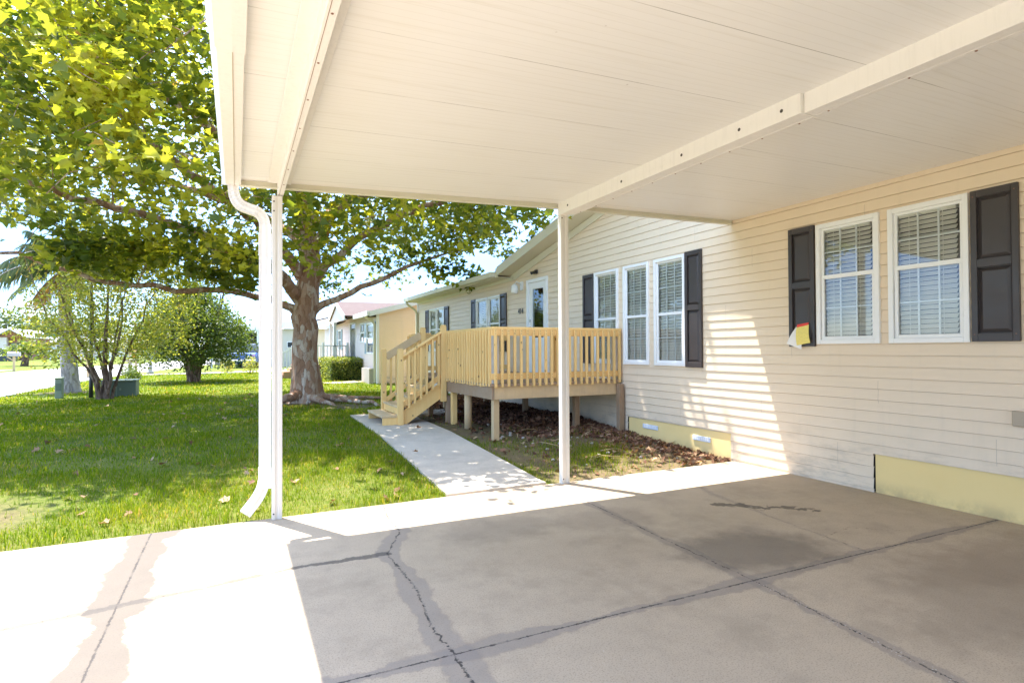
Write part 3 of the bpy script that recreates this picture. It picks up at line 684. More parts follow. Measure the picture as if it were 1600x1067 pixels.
# ------------------------------------------------------------------ carport
cp = empty('carport', (3.0, 1, 0), 'white aluminium carport roof on slim white posts against the beige house', 'carport')
def cz(x): return 2.80 + (x - .0) * .042 if x < 3.09 else 2.93 + (x - 3.09) * .0235
YF, YB = 5.17, -4.0
b = MB(); xs = [.02, 3.09, XW - .012]
for a, c in zip(xs, xs[1:]):
    b.hexa([(a, YB, cz(a)), (c, YB, cz(c)), (c, YF - .01, cz(c)), (a, YF - .01, cz(a)), (a, YB, cz(a) + .07), (c, YB, cz(c) + .07), (c, YF - .01, cz(c) + .07), (a, YF - .01, cz(a) + .07)])
roofp = b.build('roof_panel', 'ceiling', cp)
b = MB()
for a, c in zip(xs, xs[1:]):
    lo, up = -.052, .09
    b.hexa([(a, YF - .012, cz(a) + lo), (c, YF - .012, cz(c) + lo), (c, YF + .012, cz(c) + lo), (a, YF + .012, cz(a) + lo), (a, YF - .012, cz(a) + up), (c, YF - .012, cz(c) + up), (c, YF + .012, cz(c) + up), (a, YF + .012, cz(a) + up)])
    b.hexa([(a, YF - .04, cz(a) + lo), (c, YF - .04, cz(c) + lo), (c, YF - .013, cz(c) + lo), (a, YF - .013, cz(a) + lo), (a, YF - .04, cz(a) + lo + .006), (c, YF - .04, cz(c) + lo + .006), (c, YF - .013, cz(c) + lo + .006), (a, YF - .013, cz(a) + lo + .006)])
b.build('edge_channel', 'cream', cp)
# gutter in two lengths, the nearer lapped over the farther
def gut(y0, y1, e):
    return MB().prism([(-.088 - e, 2.765 - e), (-.02, 2.757 - e), (.03 + e, 2.757 - e), (.03 + e, 2.86), (.018, 2.86), (.018, 2.768), (-.08, 2.775), (-.105, 2.86), (-.118 - e, 2.86)], 'Y', y0, y1)
g = gut(2.85, YF + .02, 0).build('gutter', 'white_alu', cp, .002); gut(YB, 2.853, .006).build('gutter', 'white_alu', cp, .002)
MB().box(-.115, .028, YF + .0205, YF + .024, 2.757, 2.87).build('end_cap', 'white_alu', g)
b = MB().box(-.022, -.019, YB, YF, 2.7535, 2.7568); b.build('seam_line', 'tan_plastic', g)
# left beam: flange + box
b = MB().box(.229, .41, YB, YF - .05, cz(.23) - .014, cz(.41) - .002 - .012).box(.303, .351, YB, YF - .015, 2.70, cz(.3) - .012)
bm = b.build('beam', 'white_alu', cp, .002)
b = MB().box(.316, .318, YB, YF - .03, 2.6985, 2.7003)
for yy in np.arange(1.0, 5.1, .42): b.tube([(.330, yy, 2.6975), (.330, yy, 2.7002)], .0055, 8)
b.each('screw', 'screw', bm)
# right beam: sleeve over the far half, step at the joint
zb = 2.805
b = MB().box(3.036, 3.145, 2.29, YF - .02, zb, cz(3.05) + .01)
b.box(3.15, 3.19, 2.29, YF - .1, zb + .0, zb + .006)
bm2 = b.build('beam', 'white_alu', cp, .003)
b = MB().box(3.066, 3.146, YB, 2.289, zb + .004, cz(3.05) + .01).box(3.146, 3.185, YB, 2.289, zb + .004, zb + .012)
bm3 = b.build('beam', 'white_alu', cp, .003)
b = MB()
for yy in (4.95, 4.05, 3.30, 2.75, 2.42): b.tube([(3.0345, yy, zb + .062), (3.0365, yy, zb + .062)], .0115, 12)
b.each('bolt_hole', 'dark_hole', bm2)
b = MB()
for yy in np.arange(2.4, 5.0, .28): b.tube([(3.172, yy, zb - .003), (3.172, yy, zb + .001)], .006, 8)
b.each('screw', 'screw', bm2)
b = MB()
for yy in (2.2, 1.75, 1.45, .9): b.tube([(3.165, yy, zb + .001), (3.165, yy, zb + .005)], .006, 8)
b.each('screw', 'screw', bm3)
# posts
def post(x0, x1, y0, y1, z1):
    w = x1 - x0; g_ = .008
    prof = [(x0, y0), (x0 + w * .36, y0), (x0 + w * .36, y0 + g_), (x0 + w * .64, y0 + g_), (x0 + w * .64, y0), (x1, y0), (x1, y1), (x0, y1)]
    p = MB().prism(prof, 'Z', 0, z1).build('post', 'white_post', cp, .002)
    q = MB()
    for zz in (.05, z1 - .05, z1 - .13): q.tube([(x0 + .014, y0 - .002, zz), (x0 + .014, y0 + .003, zz)], .007, 8)
    q.each('screw', 'dark_hole', p); return p
post(.262, .342, 5.10, 5.165, 2.69); post(3.045, 3.135, 5.10, 5.165, 2.90)
# downspout: sits against the left post
def corr(w, d):
    P_ = []; n = 4
    for k in range(n + 1): P_.append((-w / 2 + w * k / n, -d / 2 + (.005 if k % 2 else 0)))
    for k in range(n + 1): P_.append((w / 2 - w * k / n, d / 2 - (.005 if k % 2 else 0)))
    return P_
def arc(pts, n=8):
    out = []
    for (p0, p1, p2) in pts:
        for k in range(n + 1): t = k / n; out.append(tuple((1 - t)**2 * a + 2 * t * (1 - t) * b_ + t * t * c for a, b_, c in zip(p0, p1, p2)))
    return out
yd = 5.20
path = arc([((-.03, yd, 2.77), (-.03, yd, 2.60), (.07, yd, 2.585)), ((.10, yd, 2.575), (.212, yd, 2.56), (.212, yd, 2.43))], 8)
dsb = MB().sweep(path, corr(.082, .06))
for k in list(range(1, 8)) + list(range(10, 17)): dsb.sweep([tuple(Vector(path[k]).lerp(Vector(path[k + 1]), .38)), tuple(Vector(path[k]).lerp(Vector(path[k + 1]), .62))], [(-.0425, -.0315), (.0425, -.0315), (.0425, .0315), (-.0425, .0315)])
ds = dsb.build('downspout', 'white_alu', cp)
MB().sweep([(.212, yd, 2.46), (.212, yd, .32)], corr(.090, .068)).build('pipe', 'white_alu', ds)
MB().sweep([(.212, yd, 2.38), (.212, yd, 2.20)], corr(.097, .074)).build('sleeve', 'white_alu', ds)
MB().sweep([(.212, yd, .42), (.212, yd, .25)], corr(.097, .074)).build('sleeve', 'white_alu', ds)
MB().sweep(arc([((.205, yd, .31), (.195, yd, .21), (.10, yd, .10))], 6) + [(.065, yd, .055)], corr(.088, .066)).build('elbow', 'white_post', ds)
MB().box(.165, .262, yd + .036, yd + .04, 1.35, 1.39).build('strap', 'white_alu', ds)

# notice papers hung on the shutter
px = XW - .052
nt = empty('door_hanger_notice', (px, 4.15, 1.55), 'yellow form and white sheet under red tape hung on the dark shutter', 'notice')
MB().hexa([(px - .006, 4.228, 1.618), (px - .002, 4.228, 1.618), (px - .002, 4.098, 1.632), (px - .006, 4.098, 1.632), (px - .006, 4.226, 1.655), (px - .002, 4.226, 1.655), (px - .002, 4.085, 1.672), (px - .006, 4.085, 1.672)]).build('tape', 'red_clip', nt)
def sheet(pts, mat, name, off):
    b = MB(); n = 6; A, B_, C_, D_ = [Vector(p) for p in pts]
    for k in range(n):
        t0, t1 = k / n, (k + 1) / n; cx = lambda t: off - .018 * math.sin(t * 2.6)
        r0, r1 = A.lerp(D_, t0), A.lerp(D_, t1); s0, s1 = B_.lerp(C_, t0), B_.lerp(C_, t1)
        b.hexa([(px + cx(t0), *r0), (px + cx(t0), *s0), (px + cx(t1), *s1), (px + cx(t1), *r1), (px + cx(t0) - .0012, *r0), (px + cx(t0) - .0012, *s0), (px + cx(t1) - .0012, *s1), (px + cx(t1) - .0012, *r1)])
    return b.build(name, mat, nt)
sheet([(4.235, 1.625), (4.085, 1.65), (4.065, 1.455), (4.225, 1.428)], 'paper_yellow', 'yellow_sheet', -.004)
sheet([(4.245, 1.63), (4.15, 1.60), (4.175, 1.385), (4.36, 1.448)], 'paper_white', 'white_sheet', .004)

# ------------------------------------------------------------------ deck with steps
dk = empty('wooden_deck', (4.4, 9.5, .1), 'fresh pine railed deck on old posts at the front door with steps down', 'deck')
DX, DY, DY2, FZ, RZ = 3.28, 7.435, 11.78, .904, 1.726
b = MB(); k = DX - .02
while k < XW - .05: b.box(k, min(k + .135, XW - .03), DY - .02, DY2 + .02, FZ - .035, FZ); k += .141
b.build('floor', 'wood_old', dk)
b = MB().box(DX + .04, XW - .04, DY + .0, DY + .04, FZ - .225, FZ - .037).build('rim_joist', 'wood_grey', dk, .003)
b = MB().box(DX, DX + .04, DY + .001, 9.36, FZ - .225, FZ - .037).box(DX, DX + .04, 10.62, DY2, FZ - .225, FZ - .037).box(DX + .04, XW - .04, DY2 - .04, DY2, FZ - .225, FZ - .037)
for xx in (3.9, 4.5, 5.1): b.box(xx, xx + .04, DY + .04, DY2 - .04, FZ - .2, FZ - .037)
b.build('rim_joist', 'wood_old', dk, .003)
def dpost(x, y, w, z1, mat, name='support_post', z0=None):
    z0 = G(y) - .05 if z0 is None else z0
    return MB().box(x, x + w, y, y + w, z0, z1).build(name, mat, dk, .004)
dpost(DX + .045, DY + .045, .09, FZ - .037, 'wood_grey'); dpost(XW - .135, DY - .10, .09, FZ - .06, 'wood_old')
p = MB().tube([(DX + .10, 8.62, .05), (DX + .10, 8.62, FZ - .04)], .062, 12).build('support_post', 'wood_grey', dk)
dpost(DX + .045, 9.22, .09, FZ - .037, 'wood_new'); dpost(DX + .01, 9.40, .10, .60, 'wood_old'); dpost(DX + .05, 10.55, .09, FZ - .037, 'wood_old'); dpost(DX + .05, 11.65, .09, FZ - .037, 'wood_old')
for yy in (7.8, 9.6, 11.5): dpost(4.9, yy, .09, FZ - .037, 'wood_old')
dpost(4.0, 11.6, .09, FZ - .037, 'wood_grey')
b = MB().box(DX + .05, DX + .14, DY + .045, DY + .135, FZ, RZ - .04); o = b.build('corner_post', 'wood_white', dk, .004); o['label'] = 'old corner post with peeling white paint'
dpost(XW - .13, DY + .045, .085, RZ - .04, 'wood_white', 'rail_post', FZ)
dpost(4.35, DY + .045, .085, RZ - .04, 'wood_new', 'rail_post', FZ)
# rails: front (toward carport), left side (toward lawn), back
def rails(a, c, axis, fixed, out):
    top = MB(); lo = MB()
    if axis == 'X':
        top.box(a, c, fixed - .005, fixed + .13, RZ - .038, RZ).box(a, c, fixed + .0015, fixed + .04, RZ - .13, RZ - .0385)
        lo.box(a, c, fixed + .0015, fixed + .04, FZ + .06, FZ + .15)
    else:
        top.box(fixed - .005, fixed + .13, a, c, RZ - .038, RZ - .0003).box(fixed + .0015, fixed + .04, a, c, RZ - .13, RZ - .0385)
        lo.box(fixed + .0015, fixed + .04, a, c, FZ + .06, FZ + .15)
    top.build('top_rail', 'wood_new', dk, .003); lo.build('lower_rail', 'wood_new', dk, .003)
def baluster(x, y, z0, z1, parent, w=.037):
    t = random.uniform(-.004, .004); z0 += random.uniform(-.012, .012)
    return MB().hexa([(x + t, y, z0), (x + w + t, y, z0), (x + w + t, y + w, z0), (x + t, y + w, z0), (x, y, z1), (x + w, y, z1), (x + w, y + w, z1), (x, y + w, z1)]).build('baluster', 'wood_new', parent, .002)
rails(DX - .002, XW - .02, 'X', DY, -1)
n = 22
for k in range(n): baluster(DX + .03 + (XW - DX - .12) * k / (n - 1), DY - .036, FZ - .045, RZ - .039, dk)
rails(DY + .135, 9.40, 'Y', DX, -1)
for k in range(19): baluster(DX - .036, DY + .02 + (9.40 - DY - .05) * k / 18, FZ - .045, RZ - .039, dk)
rails(10.66, DY2 - .13, 'Y', DX, -1); rails(DX - .002, XW - .02, 'X', DY2 - .13, 1)
for k in range(11): baluster(DX - .036, 10.68 + (DY2 - 10.72) * k / 10, FZ - .045, RZ - .039, dk)
for k in range(20): baluster(DX + .03 + (XW - DX - .12) * k / 19, DY2 - .002, FZ - .045, RZ - .039, dk)
sb = MB()
for k in range(22):
    x = DX + .048 + (XW - DX - .12) * k / 21
    for z in (RZ - .10, RZ - .06, FZ + .08, FZ + .12): sb.tube([(x, DY - .0385, z), (x, DY - .0355, z)], .0045, 6, True)
sb.build('screw_heads', 'dark_hole', dk)
# staircase
SY0, SY1 = 9.47, 10.58; gb = G(10) + .022
def stringer(y0, y1):
    return [(2.46, gb), (2.60, gb), (DX, .60), (DX, .885), (2.46, .31)]
sr = MB().prism(stringer(0, 0), 'Y', SY0, SY0 + .04).build('staircase', 'wood_new', dk, .003); MB().prism(stringer(0, 0), 'Y', SY1 - .04, SY1).build('stringer', 'wood_new', sr, .003)
def newel(x, y, z0, z1, w=.09): return MB().box(x, x + w, y, y + w, z0, z1 - .03).prism([(x, z1 - .03), (x + w, z1 - .03), (x + w - .012, z1), (x + .012, z1)], 'Y', y + .004, y + w - .004).build('newel_post', 'wood_new', sr, .003)
newel(2.43, SY0 - .092, gb, 1.42); newel(2.43, SY1 + .002, gb, 1.42); newel(DX - .092, SY0 - .092, .50, 1.83); newel(DX - .092, SY1 + .002, .50, 1.83)
zt = [.30, .45, .60, .75]; xt = [2.17, 2.44, 2.66, 2.87]
b = MB().box(2.19, 2.215, SY0 + .1 - .1, SY1, gb, zt[0] - .036) if False else MB()
b.box(2.185, 2.44, SY0 - .01, SY0 + .028, gb, zt[0] - .0365).box(2.185, 2.44, SY1 - .03, SY1 + .01, gb, zt[0] - .0365); b.each('step_side', 'wood_new', sr, .003)
for k, (x, z) in enumerate(zip(xt, zt)):
    ya, yb = (SY0 - .02, SY1 + .02) if k == 0 else (SY0 + .041, SY1 - .041)
    MB().box(x, x + .27, ya, yb, z - .036, z).build('tread', 'wood_grey', sr, .003)
for x, z in zip(xt[1:], zt[1:]): MB().box(x + .02, x + .04, SY0 + .042, SY1 - .042, z - .15, z - .0365).build('riser', 'wood_new', sr)
MB().bar((2.52, SY0 - .045, 1.29), (DX - .09, SY0 - .045, 1.70), .09, .036).build('handrail', 'wood_new', sr, .003)
MB().bar((2.52, SY0 - .02, 1.245), (DX - .09, SY0 - .02, 1.655), .036, .08).build('handrail', 'wood_new', sr, .003)
MB().bar((2.52, SY1 + .03, 1.27), (DX - .09, SY1 + .03, 1.68), .036, .13).build('handrail', 'wood_grey', sr, .003)
MB().bar((2.52, SY0 - .02, .47), (DX - .09, SY0 - .02, .93), .036, .08).build('lower_rail', 'wood_new', sr, .003); MB().bar((2.52, SY1 + .03, .47), (DX - .09, SY1 + .03, .93), .036, .08).build('lower_rail', 'wood_new', sr, .003)
for yy in (SY0 - .075, SY1 + .05):
    for k in range(6):
        x = 2.60 + k * .105; t = (x - 2.52) / .67
        baluster(x, yy, .36 + t * .46, 1.27 + t * .41, sr)

# ------------------------------------------------------------------ foliage helpers
def leaf_template(kind):
    if kind == 'lobed':
        h = [(0, 0), (.18, .02), (.50, .10), (.33, .32), (.62, .58), (.34, .58), (.22, .72), (0, 1.05)]
    elif kind == 'oval': h = [(0, 0), (.26, .25), (.28, .6), (0, 1.)]
    else: h = [(0, 0), (.30, .30), (.22, .7), (0, 1.)]
    n = len(h); V = [(x, y, .22 * x) for x, y in h] + [(-x, y, .22 * x) for x, y in h[1:-1]]
    right = list(range(n)); left = [0] + list(range(n, n + n - 2)) + [n - 1]
    return np.array(V, float), np.array([right[::-1], left])
def scatter_leaves(name, C, size, mat, parent, tint, kind='oval', flat=.6, up=None):
    T, Fc = leaf_template(kind); n = len(C); k = len(T)
    nrm = RNG.normal(0, flat, (n, 3)); nrm[:, 2] += 1; nrm /= np.linalg.norm(nrm, axis=1)[:, None]
    a = RNG.normal(0, 1, (n, 3)); a[:, 2] -= .5; a -= nrm * (a * nrm).sum(1)[:, None]; a /= np.linalg.norm(a, axis=1)[:, None]
    s = np.cross(a, nrm); sz = size * RNG.uniform(.6, 1.25, n)
    wv = RNG.uniform(.72, 1.15, n)[:, None, None]; cu = RNG.uniform(-.1, .42, n)[:, None, None]; fo = RNG.uniform(-.4, 2.6, n)[:, None, None]; sk = RNG.normal(0, .14, n)[:, None, None]
    X_, Y_, Z_ = T[None, :, 0:1], T[None, :, 1:2], T[None, :, 2:3]; jt = 1 + RNG.normal(0, .10, (n, k, 1))
    V = C[:, None, :] + sz[:, None, None] * (s[:, None, :] * (X_ * wv * jt + sk * Y_) + a[:, None, :] * (Y_ * jt - .3) + nrm[:, None, :] * (np.abs(X_) * .22 * fo - cu * Y_ ** 2))
    F = (np.arange(n) * k)[:, None, None] + Fc[None]
    return npmesh(name, V.reshape(-1, 3), F.reshape(-1, Fc.shape[1]), mat, parent, np.repeat(tint, k))
def path_pts(P, rads, step=.3, jit=.03):
    P = [Vector(p) for p in P]; out = []; rr = []
    for i in range(len(P) - 1):
        p0, p1, p2, p3 = P[max(0, i - 1)], P[i], P[i + 1], P[min(len(P) - 1, i + 2)]; n = max(2, int((p2 - p1).length / step))
        for k in range(n):
            t = k / n; q = .5 * ((2 * p1) + (p2 - p0) * t + (2 * p0 - 5 * p1 + 4 * p2 - p3) * t * t + (3 * p1 - p0 - 3 * p2 + p3) * t ** 3)
            if i or k: q = q + Vector([random.gauss(0, jit) for _ in range(3)])
            out.append(q); rr.append(rads[i] * (1 - t) + rads[i + 1] * t)
    out.append(P[-1]); rr.append(rads[-1]); return out, rr
def skeleton(limbs, targets, seg=.4, tip=.007, sag=.1, grow=2.4):
    """limbs: list of (points, radii). targets (n,3) reached by procedural branches. Returns list of (path, radii)"""
    pos = []; rad = []; tubes = []
    for P, r in limbs:
        pp, rr = path_pts(P, r); tubes.append((pp, rr)); pos += [tuple(p) for p in pp]; rad += rr
    base = len(pos); par = [-1] * base; POS = np.zeros((len(targets) * 14 + base + 10, 3)); POS[:base] = pos; n = base
    hub = np.array(pos[0]); ok = np.ones(len(POS)); ok[:base] = [0 if i < 1 else 1 for i in range(base)]
    H = np.array(limbs[0][0][-1]); order = np.argsort(np.linalg.norm(targets - H, axis=1)); depth = np.zeros(len(POS))
    for ti in order:
        t = targets[ti]; d = np.linalg.norm(POS[:n] - t, axis=1); dz = np.maximum(0, POS[:n, 2] - t[2])
        i = int(np.argmin(d + .5 * dz + .12 * depth[:n])); p = POS[i]; L = d[i]; m_ = min(13, max(1, int(L / seg))); prev = i
        for k in range(1, m_ + 1):
            f = k / m_; q = p + (t - p) * f; q[2] += sag * L * math.sin(math.pi * f) * .6; q = q + (RNG.normal(0, .04, 3) * min(1, L) if k < m_ else 0)
            POS[n] = q; par.append(prev); depth[n] = depth[prev] + L / m_; prev = n; n += 1
    cnt = np.zeros(n); child = [[] for _ in range(n)]
    for i in range(n - 1, base - 1, -1):
        cnt[i] += 1 if not child[i] else 0
        if par[i] >= 0: cnt[par[i]] += cnt[i]; child[par[i]].append(i)
    rr = tip * np.maximum(cnt, 1) ** (1 / grow)
    used = set()
    for i in range(n):
        for c in child[i]:
            if i >= base and c == max(child[i], key=lambda q: cnt[q]): continue
            pth = [i, c]
            while child[pth[-1]]: pth.append(max(child[pth[-1]], key=lambda q: cnt[q]))
            r = [rr[j] for j in pth]; r[0] = rr[c]; tubes.append(([Vector(POS[j]) for j in pth], r))
    return tubes
def branch_mesh(name, tubes, mat, parent, ntrunk=0, flare=None):
    b = MB()
    for k, (P, r) in enumerate(tubes):
        if len(P) < 2: continue
        n = 20 if k < 1 and ntrunk else (9 if max(r) > .05 else (5 if max(r) > .02 else 3))
        if k < ntrunk and flare: b.tube(P, r, 36, False, wob=flare)
        else: b.tube(P, r, n, False)
    b.sm = [True] * len(b.f); return b.build(name, mat, parent)

# ------------------------------------------------------------------ big sycamore
TX, TY = 1.54, 14.9; tb = G(TY)
syc = empty('sycamore_tree', (TX, TY, tb), 'huge spreading sycamore with mottled trunk and flared roots on the lawn by the steps', 'tree')
trunk = ([(TX + .02, TY, tb - .15), (TX, TY, tb + .25), (TX - .02, TY, 1.2), (TX - .05, TY, 2.2), (TX + .02, TY, 3.0), (TX + .04, TY, 3.8), (TX - .02, TY, 4.7), (TX - .05, TY + .1, 6.2), (TX + .1, TY + .2, 8.2), (TX + .2, TY + .1, 10.2)],
         [.53, .37, .295, .295, .265, .245, .21, .16, .11, .05])
limbs = [trunk,
  ([(TX - .15, TY, 2.25), (TX - .6, TY - .1, 2.52), (.4, 14.6, 2.70), (-.4, 14.1, 2.72), (-1.25, 13.6, 2.70), (-2.4, 13.2, 2.80), (-3.5, 12.8, 3.1), (-4.6, 12.3, 3.3)], [.12, .085, .075, .065, .055, .045, .03, .015]),
  ([(TX - .15, TY, 2.65), (TX - .6, TY - .5, 3.1), (.55, 13.8, 3.35), (-.4, 13.0, 3.6), (-1.4, 12.2, 3.85), (-2.4, 11.4, 3.9), (-3.4, 10.5, 3.95)], [.16, .13, .11, .09, .07, .05, .02]),
  ([(TX - .1, TY, 3.2), (.8, 14.2, 3.9), (.2, 13.2, 4.3), (-.6, 12.0, 4.55), (-1.3, 10.8, 4.8), (-1.8, 9.6, 5.1)], [.15, .12, .10, .075, .05, .02]),
  ([(TX + .15, TY, 2.35), (2.0, 14.85, 2.6), (2.6, 14.7, 2.84), (3.4, 14.5, 3.25), (4.2, 14.3, 3.65), (4.8, 14.1, 3.85), (5.2, 13.9, 3.95)], [.12, .085, .075, .06, .045, .025, .01]),
  ([(TX + .1, TY, 3.1), (2.2, 14.4, 3.7), (3.0, 13.8, 4.3), (4.0, 13.0, 4.8), (5.0, 12.0, 5.1), (6.0, 11.0, 5.2)], [.14, .10, .085, .065, .04, .015]),
  ([(TX, TY, 3.6), (2.0, 13.8, 4.5), (2.6, 12.4, 5.1), (3.2, 11.0, 5.5), (3.6, 9.5, 5.7), (3.8, 8.2, 5.8)], [.15, .12, .09, .07, .045, .02]),
  ([(TX, TY, 4.0), (1.2, 13.6, 4.9), (.8, 12.2, 5.7), (.3, 10.8, 6.2), (-.2, 9.4, 6.5)], [.14, .11, .085, .06, .02]),
  ([(TX, TY, 3.9), (1.0, 15.8, 4.6), (-.2, 17.0, 5.4), (-1.8, 18.0, 6.0), (-3.2, 18.8, 6.3)], [.15, .11, .09, .06, .02]),
  ([(TX, TY, 4.3), (2.3, 16.0, 5.2), (3.4, 17.3, 6.0), (4.6, 18.5, 6.6)], [.14, .10, .07, .02]),
  ([(TX, TY, 4.6), (.4, 14.8, 5.8), (-1.2, 14.4, 6.8), (-3.0, 13.8, 7.4), (-4.8, 13.2, 7.6)], [.15, .12, .09, .06, .02]),
  ([(TX, TY, 5.2), (2.6, 14.4, 6.4), (4.0, 13.8, 7.4), (5.4, 13.0, 7.9)], [.13, .10, .07, .02]),
  ([(TX - .1, TY - .1, tb + .12), (2.0, 14.5, tb + .10), (2.5, 14.0, tb + .06), (2.85, 13.4, tb + .03), (3.0, 12.7, tb - .03)], [.12, .085, .06, .04, .02]),
  ([(TX, TY - .1, tb + .12), (1.1, 14.45, tb + .12), (.75, 14.3, tb + .03), (.4, 14.2, tb - .05)], [.14, .10, .06, .03]),
  ([(TX + .1, TY, tb + .14), (2.2, 14.8, tb + .10), (2.9, 14.7, tb + .05), (3.6, 14.4, tb - .03)], [.11, .075, .045, .02]),
  ([(TX, TY - .2, tb + .12), (1.65, 14.3, tb + .10), (1.95, 13.9, tb + .02), (2.1, 13.5, tb - .05)], [.12, .09, .05, .02])]
nlimb_root = 4
T = []
def zlow(x, y):
    dx = x - TX
    z = 2.95 + (.05 * abs(dx) if dx > -3 else .15 + .42 * (-3 - dx)) if dx < 0 else 3.1 + .22 * dx
    if dx > 2.2: z = max(z, 3.6 + .14 * (dx - 2.2) + 1.1 * max(0, dx - 4.0))
    r = math.hypot(dx, y - TY)
    if r < 2.6: z += (2.6 - r) * .8
    if y < 9: z += (9 - y) * .35
    return z
while len(T) < 1500:
    x = RNG.uniform(-9.5, 9.5); y = RNG.uniform(5, 24); z = RNG.uniform(2.6, 12)
    dx, dy = (x - .9) / 8.3, (y - 14.4) / (8.4 if y < 14.4 else 8.5); dz = (z - 5.0) / (6.6 if z > 5 else 3.5)
    q = dx * dx + dy * dy + dz * dz
    if q > 1 or z < zlow(x, y): continue
    if q < .32 and RNG.random() > .30: continue
    if x > 3.6 and y < 8.2 + (x - 3.6) * .4 and z < 4.6: continue
    gy = y - .2735 * z; gx = x + .153 * z
    if gy < 7.1 + .45 * math.sin(gx * 1.7) - 1.15 * max(0, min(1, (gx - 1.3) / .8)) - .5 * max(0, min(1.6, gx - 4.2)): continue
    if gy > 17.6 + .6 * math.sin(gx * 1.1): continue
    T.append((x, y, z))
T += [(6.1, 12.6, 3.75), (5.6, 13.6, 3.35), (5.4, 13.6, 3.15), (5.2, 13.8, 3.5), (4.9, 14.2, 3.3), (4.7, 13.9, 3.5), (5.75, 13.9, 3.0), (6.4, 11.8, 4.1), (6.2, 11.2, 4.3), (4.4, 14.0, 3.55), (4.6, 14.2, 4.1), (5.0, 13.9, 3.9), (5.3, 13.8, 4.1), (4.9, 13.6, 4.3), (3.9, 14.2, 3.9), (3.3, 14.3, 3.6), (5.9, 12.6, 4.3), (6.1, 11.8, 4.6)]
for _ in range(60):    # sprays low over the lawn
    T.append((RNG.uniform(-2.6, .6), RNG.uniform(10.5, 14.5), RNG.uniform(2.8, 3.4)))
YEL = [(-2.0, 9.1, 5.35), (-1.75, 9.0, 5.15), (-1.5, 9.0, 4.95), (-1.25, 8.9, 4.7), (-1.7, 9.2, 4.9), (-1.9, 9.1, 5.0), (-1.45, 8.8, 4.75), (-1.3, 9.1, 4.95), (-2.3, 9.6, 6.0), (-1.6, 9.1, 4.5), (-2.0, 9.4, 4.6), (-1.3, 9.3, 4.3), (-1.0, 9.6, 4.1)]
T += YEL; T = np.array(T)
tubes = skeleton(limbs, T)
def flare(k, t):
    zf = max(0, 1 - k / 4.); return 1 + zf * .30 * (.5 + .5 * math.cos(5 * t + .6)) * 1.0 + .05 * math.sin(3 * t + k * .35) + .03 * math.sin(7 * t - k * .5)
branch_mesh('trunk', tubes, 'bark_syc', syc, 1, flare)
nL = 46; ctr = []; tin = []
ct = np.clip(RNG.beta(1.7, 2.3, len(T)) * .76 + .02, 0, 1); warm = RNG.random(len(T)) < .045; ct[warm] = RNG.uniform(.60, .76, warm.sum()); ct[-len(YEL):] = RNG.uniform(.72, .82, len(YEL))
ct = np.where(ct > .62, ct, ct)
for k, t in enumerate(T):
    n = int(RNG.uniform(.7, 1.3) * nL * (1.3 if k >= len(T) - len(YEL) else 1)); s = RNG.uniform(.25, .42) if k < 1500 else .17
    ctr.append(t + RNG.normal(0, 1, (n, 3)) * np.array([s, s, s * .62])); tin.append(np.clip(ct[k] + RNG.normal(0, .08, n) + (RNG.random(n) < .012) * .4, 0, .97))
ctr = np.concatenate(ctr); tin = np.concatenate(tin)
keep = ctr[:, 2] > 2.35; ctr, tin = ctr[keep], tin[keep]
scatter_leaves('crown', ctr, .138, 'leaf_syc', syc, tin, 'lobed', .55)

# ------------------------------------------------------------------ smaller trees and shrubs
def blob_tree(name, loc, label, cat, n, envelope, stems, leafsize, mat, bark, ncl, spread, kind='oval', tmean=.5, group=None):
    o = empty(name, loc, label, cat, group); T = []
    while len(T) < ncl:
        p = np.array([RNG.uniform(-1, 1), RNG.uniform(-1, 1), RNG.uniform(0, 1)]); q = envelope(p)
        if q is not None: T.append(np.array(loc) + q)
    T = np.array(T); L = []
    for s in stems: L.append(([tuple(np.array(loc) + np.array(p)) for p in s[0]], s[1]))
    tubes = skeleton(L, T, seg=.35, tip=.004 if leafsize < .12 else .02)
    branch_mesh('trunk', tubes, bark, o)
    m_ = n // ncl; C = np.repeat(T, m_, 0) + RNG.normal(0, spread, (ncl * m_, 3)); C = C[C[:, 2] > loc[2] + .12]
    scatter_leaves('crown', C, leafsize, mat, o, np.clip(RNG.normal(tmean, .16, len(C)), 0, 1), kind, .9)
    return o
def env_vase(w, h, low=.25, top=1.):
    def f(p):
        z = p[2]; r = w * (.25 + .9 * math.sin(min(1, max(0, (z - low + .12) / (1.08 - low))) * math.pi * .92) ** .6) if z > low else 0
        if z < low or p[0] ** 2 + p[1] ** 2 > 1: return None
        if p[0] * r < -.9 and z * h > 3.1 + (p[0] * r + .9) * 1.3: return None
        return np.array([p[0] * r, p[1] * r, z * h])
    return f
